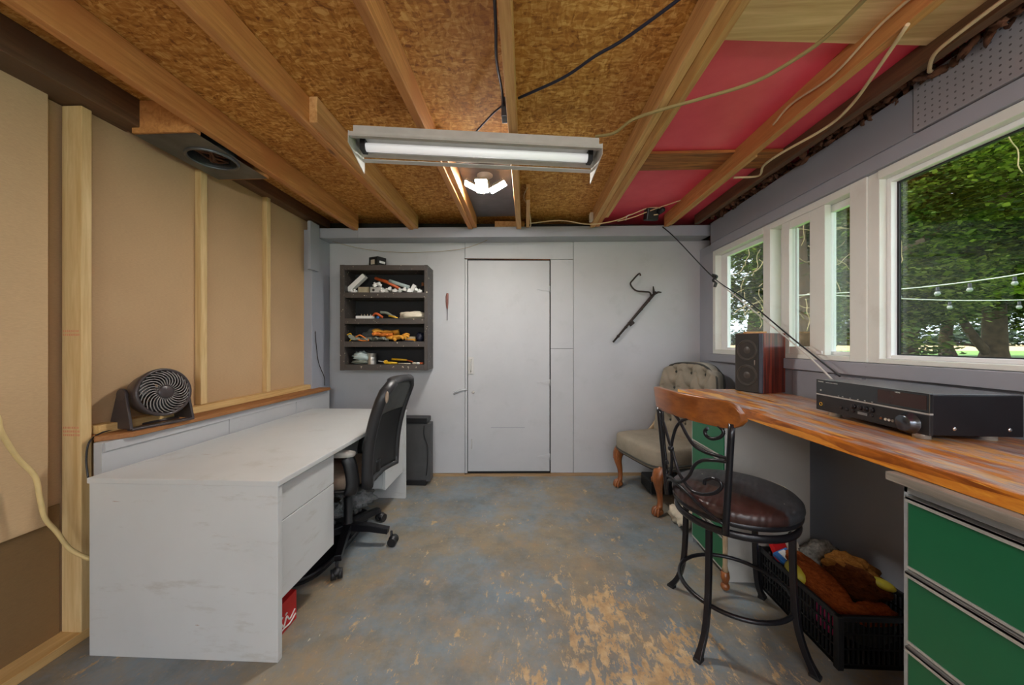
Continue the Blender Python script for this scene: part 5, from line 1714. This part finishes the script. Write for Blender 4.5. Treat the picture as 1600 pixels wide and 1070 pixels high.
m = MB().ball((0.045, -0.075, 0.058), (0.030, 0.045, 0.018), rot=(0, 0, R(20)))
m.build('yellow_beak', 'lime', t2)
m = lumpy(MB(), (1.43, 1.475, 0.185), (0.085, 0.035, 0.045), 0.3, 2.0, 66)
tag(m.build('plush_paw', 'furor'), 'brown furry paw in the front corner of the crate', 'soft toy')
m = lumpy(MB(), (1.50, 1.83, 0.20), (0.10, 0.055, 0.085), 0.25, 1.7, 70)
tag(m.build('knitted_hat', 'knit'), 'bulky grey knitted bundle at the far end of the crate', 'knitwear')
m = MB().obox((1.345, 1.875, 0.215), (0.14, 0.03, 0.13), (R(-24), 0, R(6)))
pk = thing('toy_package', (1.345, 1.845, 0.225), 'red and white printed toy package at the far end of the crate', 'package', rz=R(8))
MB().obox((-0.035, 0, 0), (0.07, 0.03, 0.10), (R(-35), 0, 0)).build('red_half', 'redcard', pk)
MB().obox((0.035, 0, 0), (0.07, 0.03, 0.10), (R(-35), 0, 0)).build('white_half', 'cream', pk)
m = MB().obox((1.300, 1.785, 0.225), (0.08, 0.07, 0.02), (R(18), R(-14), R(12)))
tag(m.build('blue_packet', 'blue', bevel=0.002), 'blue packet with a white card in front of the red package', 'packet')
m = MB().obox((1.297, 1.785, 0.238), (0.035, 0.045, 0.004), (R(18), R(-14), R(12)))
tag(m.build('white_card', 'white'), 'small white card lying on the blue packet', 'card')
m = MB().ball((1.285, 1.70, 0.205), (0.040, 0.065, 0.042), rot=(0, 0, R(-10)))
tag(m.build('toy_ball', 'lime'), 'yellow green rounded toy squeezed against the crate front', 'toy')
m = MB().ball((1.275, 1.52, 0.13), (0.018, 0.055, 0.045), 0.5)
tag(m.build('magenta_toy', 'pink'), 'magenta toy seen through the lattice side of the crate', 'toy')
m = lumpy(MB(), (1.43, 1.66, 0.085), (0.155, 0.20, 0.07), 0.2, 2.0, 77)
tag(m.build('dark_cloth', 'tuftdk'), 'dark cloth filling the bottom of the crate', 'cloth')
m = MB().tube(curve([(1.685, 1.62, 0.93), (1.68, 1.60, 0.7), (1.69, 1.50, 0.45), (1.69, 1.42, 0.2), (1.69, 1.40, 0.0)], 5), 0.003, 6)
tag(m.build('cord', 'rust'), 'thin brown cord hanging down the wall under the worktop', 'cord')

# ------------------------------------------------------------------ outside
GZ = 0.35
m = MB().add([(1.9, -60, -0.05), (6, -60, 0.15), (12, -60, GZ), (60, -60, GZ), (60, 42, GZ), (12, 42, GZ), (6, 42, 0.15), (1.9, 42, -0.05)], [(0, 1, 6, 7), (1, 2, 5, 6), (2, 3, 4, 5)])
tag(m.build('lawn', 'grass'), 'green lawn under the trees outside the windows', 'lawn', kind='structure')
m = MB().add([(-300, 42, GZ), (500, 42, GZ), (500, 400, GZ), (-300, 400, GZ), (60, -60, GZ), (500, -60, GZ), (500, 42, GZ), (60, 42, GZ)], [(0, 1, 2, 3), (4, 5, 6, 7)])
tag(m.build('wheat_field', 'wheat'), 'pale yellow field beyond the lawn and trees', 'field', kind='structure')
m = MB().add([(-60, -60, -0.07), (1.9, -60, -0.07), (1.9, 42, -0.07), (-60, 42, -0.07)], [(0, 1, 2, 3)])
tag(m.build('yard', 'baseboard'), 'bare yard around the shed', 'yard', kind='structure')

def at(u, y):
    """lateral position seen through the windows: slope u (x over y) at distance y"""
    return u * y

def leaves(name, blobs, n, size, mat, parent, seed=0, droop=0.5):
    """blobs: (centre, radii); leaf sprays fill the outer shell of each blob, layered in flat tiers"""
    rg = np.random.default_rng(seed)
    w = np.array([b[1][0] * b[1][1] + b[1][2] * b[1][0] for b in blobs], float)
    pick = rg.choice(len(blobs), n, p=w / w.sum())
    C = np.array([b[0] for b in blobs], float)[pick]
    Rr = np.array([b[1] for b in blobs], float)[pick]
    d = rg.normal(size=(n, 3))
    d /= np.linalg.norm(d, axis=1)[:, None]
    rad = rg.uniform(0.35, 1.0, n) ** 0.5
    P = C + d * rad[:, None] * Rr
    # gather into clumps
    k = max(20, n // 70)
    seeds = P[rg.choice(n, k)]
    idx = rg.integers(0, k, n)
    S = seeds[idx]
    P = S + rg.normal(size=(n, 3)) * np.array([0.55, 0.55, 0.16]) * (size * 4.2)
    a = rg.uniform(0, 2 * np.pi, n)
    tl = rg.normal(0, 0.45, n)
    U = np.stack([np.cos(a), np.sin(a), -droop * rg.uniform(0, 1, n)], 1)
    U /= np.linalg.norm(U, axis=1)[:, None]
    V = np.stack([-np.sin(a), np.cos(a), tl], 1)
    V /= np.linalg.norm(V, axis=1)[:, None]
    s = size * rg.uniform(0.6, 1.3, n)
    L = U * s[:, None]
    Wd = V * (s * 0.36)[:, None]
    q = np.stack([P, P + L * 0.5 + Wd, P + L, P + L * 0.5 - Wd], 1).reshape(-1, 3)
    me = bpy.data.meshes.new(name)
    me.vertices.add(n * 4)
    me.vertices.foreach_set('co', q.ravel())
    me.loops.add(n * 4)
    me.loops.foreach_set('vertex_index', np.arange(n * 4, dtype=np.int32))
    me.polygons.add(n)
    me.polygons.foreach_set('loop_start', np.arange(0, n * 4, 4, dtype=np.int32))
    me.update(calc_edges=True)
    me.materials.append(M[mat])
    o = bpy.data.objects.new(name, me)
    COL.objects.link(o)
    o.parent = parent
    return o

def tree(loc, label, trunk, branches, blobs, n, size, mat, seed, bark='bark', extra=None):
    x, y = loc
    z0 = GZ if x > 11 else 0.3
    t = thing('tree', (x, y, z0), label, 'tree', 'trees outside the windows')
    m = MB()
    pts, r0, r1 = trunk
    cp = curve(pts, 5)
    L_ = len(cp)
    m.tube(cp, [r0 + (r1 - r0) * (i / (L_ - 1)) ** 0.8 + (0.25 * r0 * max(0, 1 - i / 3.0)) for i in range(L_)], 14)
    m.build('trunk', bark, t)
    for pb, ra, rb in branches:
        cp = curve(pb, 5)
        MB().tube(cp, [ra + (rb - ra) * i / (len(cp) - 1) for i in range(len(cp))], 8).build('branch', bark, t)
    leaves('foliage', blobs, n, size, mat, t, seed)
    if extra:
        leaves('sunlit_foliage', extra[0], extra[1], size, 'leafSunlit', t, seed + 50)
    return t

# big tree with a leaning second stem, right of the picture window
Y1 = 20.0
tree((25.6, Y1), 'huge broad trunked tree with a leaning second stem beyond the lawn', ([(0, 0, -0.3), (0.05, 0, 1.2), (0.0, 0, 4), (-0.2, 0, 8), (-0.4, 0, 13)], 0.52, 0.3),
     [([(-0.35, 0, 0.4), (-1.2, 0.0, 1.5), (-1.9, 0.1, 3.0), (-2.2, 0.2, 4.8), (-3.0, 0.2, 8)], 0.21, 0.12), ([(-0.5, 0, 4), (-2.0, 0, 5.6), (-5.0, 0.5, 7.5), (-8, 0.5, 8.4)], 0.22, 0.08),
      ([(-1.2, 0, 8), (-4, -2, 10.2), (-8, -3, 10.8)], 0.24, 0.1), ([(-1, 0, 6), (2, -1, 8), (5, -1, 9.5)], 0.22, 0.1), ([(-0.2, 0, 3), (1.5, 0, 5), (3.5, 0, 6)], 0.2, 0.08)],
     [((-2, 0, 9), (6, 4, 6)), ((3.5, -1, 7), (5, 4, 5)), ((-6, 0, 8.5), (4.5, 4, 5)), ((-3, -2, 4.2), (5, 2.2, 1.6)), ((2, -2.5, 12), (6, 3, 4)), ((4, 1, 3.2), (3.5, 2, 1.6))], 60000, 0.30, 'leafA', 1, 'barkmoss',
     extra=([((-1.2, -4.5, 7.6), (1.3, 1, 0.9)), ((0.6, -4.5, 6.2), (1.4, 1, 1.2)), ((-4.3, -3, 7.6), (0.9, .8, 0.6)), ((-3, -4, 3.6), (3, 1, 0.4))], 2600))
tree((21.6, 20.5), 'leafy tree with ivy covered trunk at the left of the picture window', ([(0, 0, -0.2), (0.1, 0, 1.5), (0.4, 0, 4), (0.3, 0, 8)], 0.42, 0.25),
     [([(0.2, 0, 1.2), (0.9, 0, 3), (1.5, 0, 5)], 0.25, 0.12), ([(0.3, 0, 5), (-2, 0, 7), (-4, 0, 8)], 0.2, 0.08)],
     [((0, 0, 7.5), (4.5, 4, 5.5)), ((0.2, -0.2, 1.4), (0.65, 0.5, 1.6)), ((-1, -1, 4), (3.5, 2, 2)), ((1.5, 0, 12), (5, 4, 3))], 42000, 0.28, 'leafB', 2)
tree((27.9, 24.0), 'slim pale trunked tree standing between the two broad trunks', ([(0, 0, -0.2), (-0.2, 0, 1.2), (0.1, 0, 3.2), (0.4, 0, 8)], 0.38, 0.2),
     [([(-0.1, 0, 1.0), (1.2, 0, 0.8), (3.0, -0.5, 0.35)], 0.10, 0.04)],
     [((0, 0, 7), (5.5, 4, 4.6)), ((-1, 1, 4), (4, 3, 1.2)), ((3, 2, 4), (5, 3, 1.5))], 34000, 0.30, 'leafA', 3, 'barkmoss')
tree((36.0, 17.0), 'dense shrubby tree filling the right edge of the picture window', ([(0, 0, -0.2), (0, 0, 4), (0.3, 0, 8)], 0.4, 0.2), [],
     [((-1, 0, 3), (5, 4, 2.6)), ((0, 0, 9), (7, 5, 5)), ((-3, -2, 15), (7, 5, 4))], 38000, 0.32, 'leafB', 4)
tree((31.0, 9.0), 'round crowned tree standing alone to the right of the dense shrubby tree', ([(0, 0, -0.2), (0.1, 0, 2), (0.3, 0, 6)], 0.35, 0.2), [],
     [((0, 0, 6.5), (4.5, 4, 4.5)), ((0.5, 0, 10), (3.5, 3.5, 3))], 22000, 0.32, 'leafA', 14)
tree((26.0, 1.0), 'wide leafy tree farthest to the right on the lawn', ([(0, 0, -0.2), (-0.1, 0, 2), (0.2, 0, 6)], 0.4, 0.22), [],
     [((0, 0, 6.2), (4.5, 5, 4.0)), ((0.5, 1, 9.5), (4, 4, 3))], 22000, 0.32, 'leafB', 15)
# trees seen in the small windows
tree((9.1, 14.0), 'dark trunked tree seen through the small window by the back wall', ([(0, 0, -0.2), (0.05, 0, 1.6), (0.2, 0, 3.4), (0.2, 0, 7)], 0.42, 0.3),
     [([(0.1, 0, 2.2), (-0.8, 0, 3.2), (-2.0, 0, 3.8)], 0.12, 0.05)],
     [((-0.9, -0.5, 4.4), (2.6, 1.5, 1.9)), ((0.5, 0, 7), (4, 3, 2.5)), ((-1.4, -0.3, 2.6), (1.2, 0.9, 0.7))], 30000, 0.17, 'leafA', 5)
t6 = tree((8.0, 10.4), 'vine tangled tree with bare twigs seen through the middle windows', ([(0, 0, -0.2), (0.05, 0, 1.6), (0.0, 0, 3.2), (-0.2, 0, 6)], 0.22, 0.15),
     [([(0.0, 0, 3.0), (1.0, 0.1, 3.35), (2.2, 0.2, 3.4), (3.6, 0.2, 4.0)], 0.15, 0.06)],
     [((0.1, 0.9, 4.8), (2.2, 1.3, 2.2)), ((0.9, 1.0, 1.6), (1.5, 0.8, 1.0)), ((2.0, 1.0, 4.6), (2.0, 1.2, 2.2))], 24000, 0.15, 'leafB', 6)
random.seed(21)
m = MB()
for i in range(60):
    x, y, z = random.uniform(-1.9, 1.6), random.uniform(-1.5, 0.3), random.uniform(2.0, 4.6)
    ps = [(x, y, z)]
    a = random.uniform(-2.6, -0.5)
    for k in range(5):
        a += random.uniform(-0.7, 0.7)
        x += 0.17 * math.cos(a)
        z += 0.17 * math.sin(a)
        y += random.uniform(-.05, .05)
        ps.append((x, y, z))
    m.tube(curve(ps, 3), 0.009, 5)
m.build('bare_twigs', 'twig', t6)
tree((14.6, 14.6), 'spreading leafy tree between the middle and picture windows', ([(0, 0, -0.2), (0.1, 0, 3), (0.6, 0, 7)], 0.3, 0.18),
     [([(0.2, 0, 4), (2, 0, 5.6), (6, 0, 7.4)], 0.22, 0.12)],
     [((0, 0, 4.5), (3, 2.5, 3.6)), ((3, 0, 8), (4, 3, 3)), ((0, 0, 9), (4, 3, 3)), ((-0.4, 0, 1.8), (1.8, 1.5, 1.2))], 38000, 0.22, 'leafA', 8)
t9 = tree((12.6, 9.0), 'overhanging branch tree near the top of the picture window', ([(2.5, 0.5, 3.2), (1.6, 0, 5.6), (0.4, 0, 6.6), (-1.2, 0, 6.9)], 0.14, 0.05), [],
     [((1.5, 0.6, 6.8), (3.2, 1.4, 0.9)), ((4.5, 0.5, 5.2), (2.0, 1.2, 1.3))], 9000, 0.17, 'leafA', 9)
m = MB()
for i in range(16):
    x, y, z = random.uniform(-1.2, 3.6), random.uniform(-1, 0), random.uniform(4.4, 6.3)
    ps = [(x, y, z)]
    a = random.uniform(-3.0, -0.2)
    for k in range(5):
        a += random.uniform(-0.8, 0.8)
        x += 0.2 * math.cos(a)
        z += 0.2 * math.sin(a)
        ps.append((x, y, z))
    m.tube(curve(ps, 3), 0.012, 5)
m.build('bare_twigs', 'twig', t9)
# far row of trees behind the field
rg = random.Random(2)
for i in range(8):
    x = 20 + i * 21 + rg.uniform(-5, 5)
    y = 150 - i * 9
    t = thing('tree', (x, y, GZ), 'hazy distant tree on the horizon behind the field', 'tree', 'distant trees beyond the field')
    leaves('foliage', [((0, 0, 2.2), (11, 5, 2.6)), ((4, 0, 3.5), (6, 4, 2.6))], 2600, 1.4, 'leafD', t, 30 + i)
    MB().tube([(0, 0, 0), (0, 0, 4)], 0.3, 8).build('trunk', 'bark', t)

# string lights
def lights(pts, bulbs, label):
    r_ = thing('string_lights', pts[0], label, 'string lights', 'string lights outside the picture window')
    MB().tube(curve(pts, 6), 0.006, 6).build('wire', 'cablewhite', r_, world=True)
    for (x, y, z) in bulbs:
        s_ = MB().lathe([(0.016, 0), (0.018, -0.045), (0.022, -0.06)], (x, y, z), n=12).build('bulb_socket', 'rubber', r_, world=True)
        MB().lathe([(0.018, -0.056), (0.028, -0.078), (0.030, -0.092), (0.021, -0.110), (0.004, -0.118)], (x, y, z), n=14).build('bulb', 'bulb', s_, world=True)
    return r_
def along(ps, ts):
    c = curve(ps, 20)
    return [tuple(c[int(t * (len(c) - 1))]) for t in ts]
A1 = [(4.75, 4.75, 1.99), (5.5, 4.75, 2.06), (6.3, 4.72, 2.17), (7.1, 4.65, 2.33)]
lights([(3.6, 4.8, 1.93)] + A1 + [(8.0, 4.6, 2.5)], [(x, y, z - 0.02) for x, y, z in along(A1, (0.08, 0.29, 0.46, 0.68, 0.94))], 'upper string of clear bulbs rising to the right across the trees')
A2 = [(5.6, 5.6, 1.99), (6.7, 5.55, 1.94), (7.8, 5.5, 1.95), (8.8, 5.5, 2.02)]
lights([(4.4, 5.6, 2.06)] + A2 + [(9.6, 5.5, 2.10)], [(x, y, z - 0.02) for x, y, z in along(A2, (0.06, 0.28, 0.55, 0.83))], 'lower level string of clear bulbs across the trees')
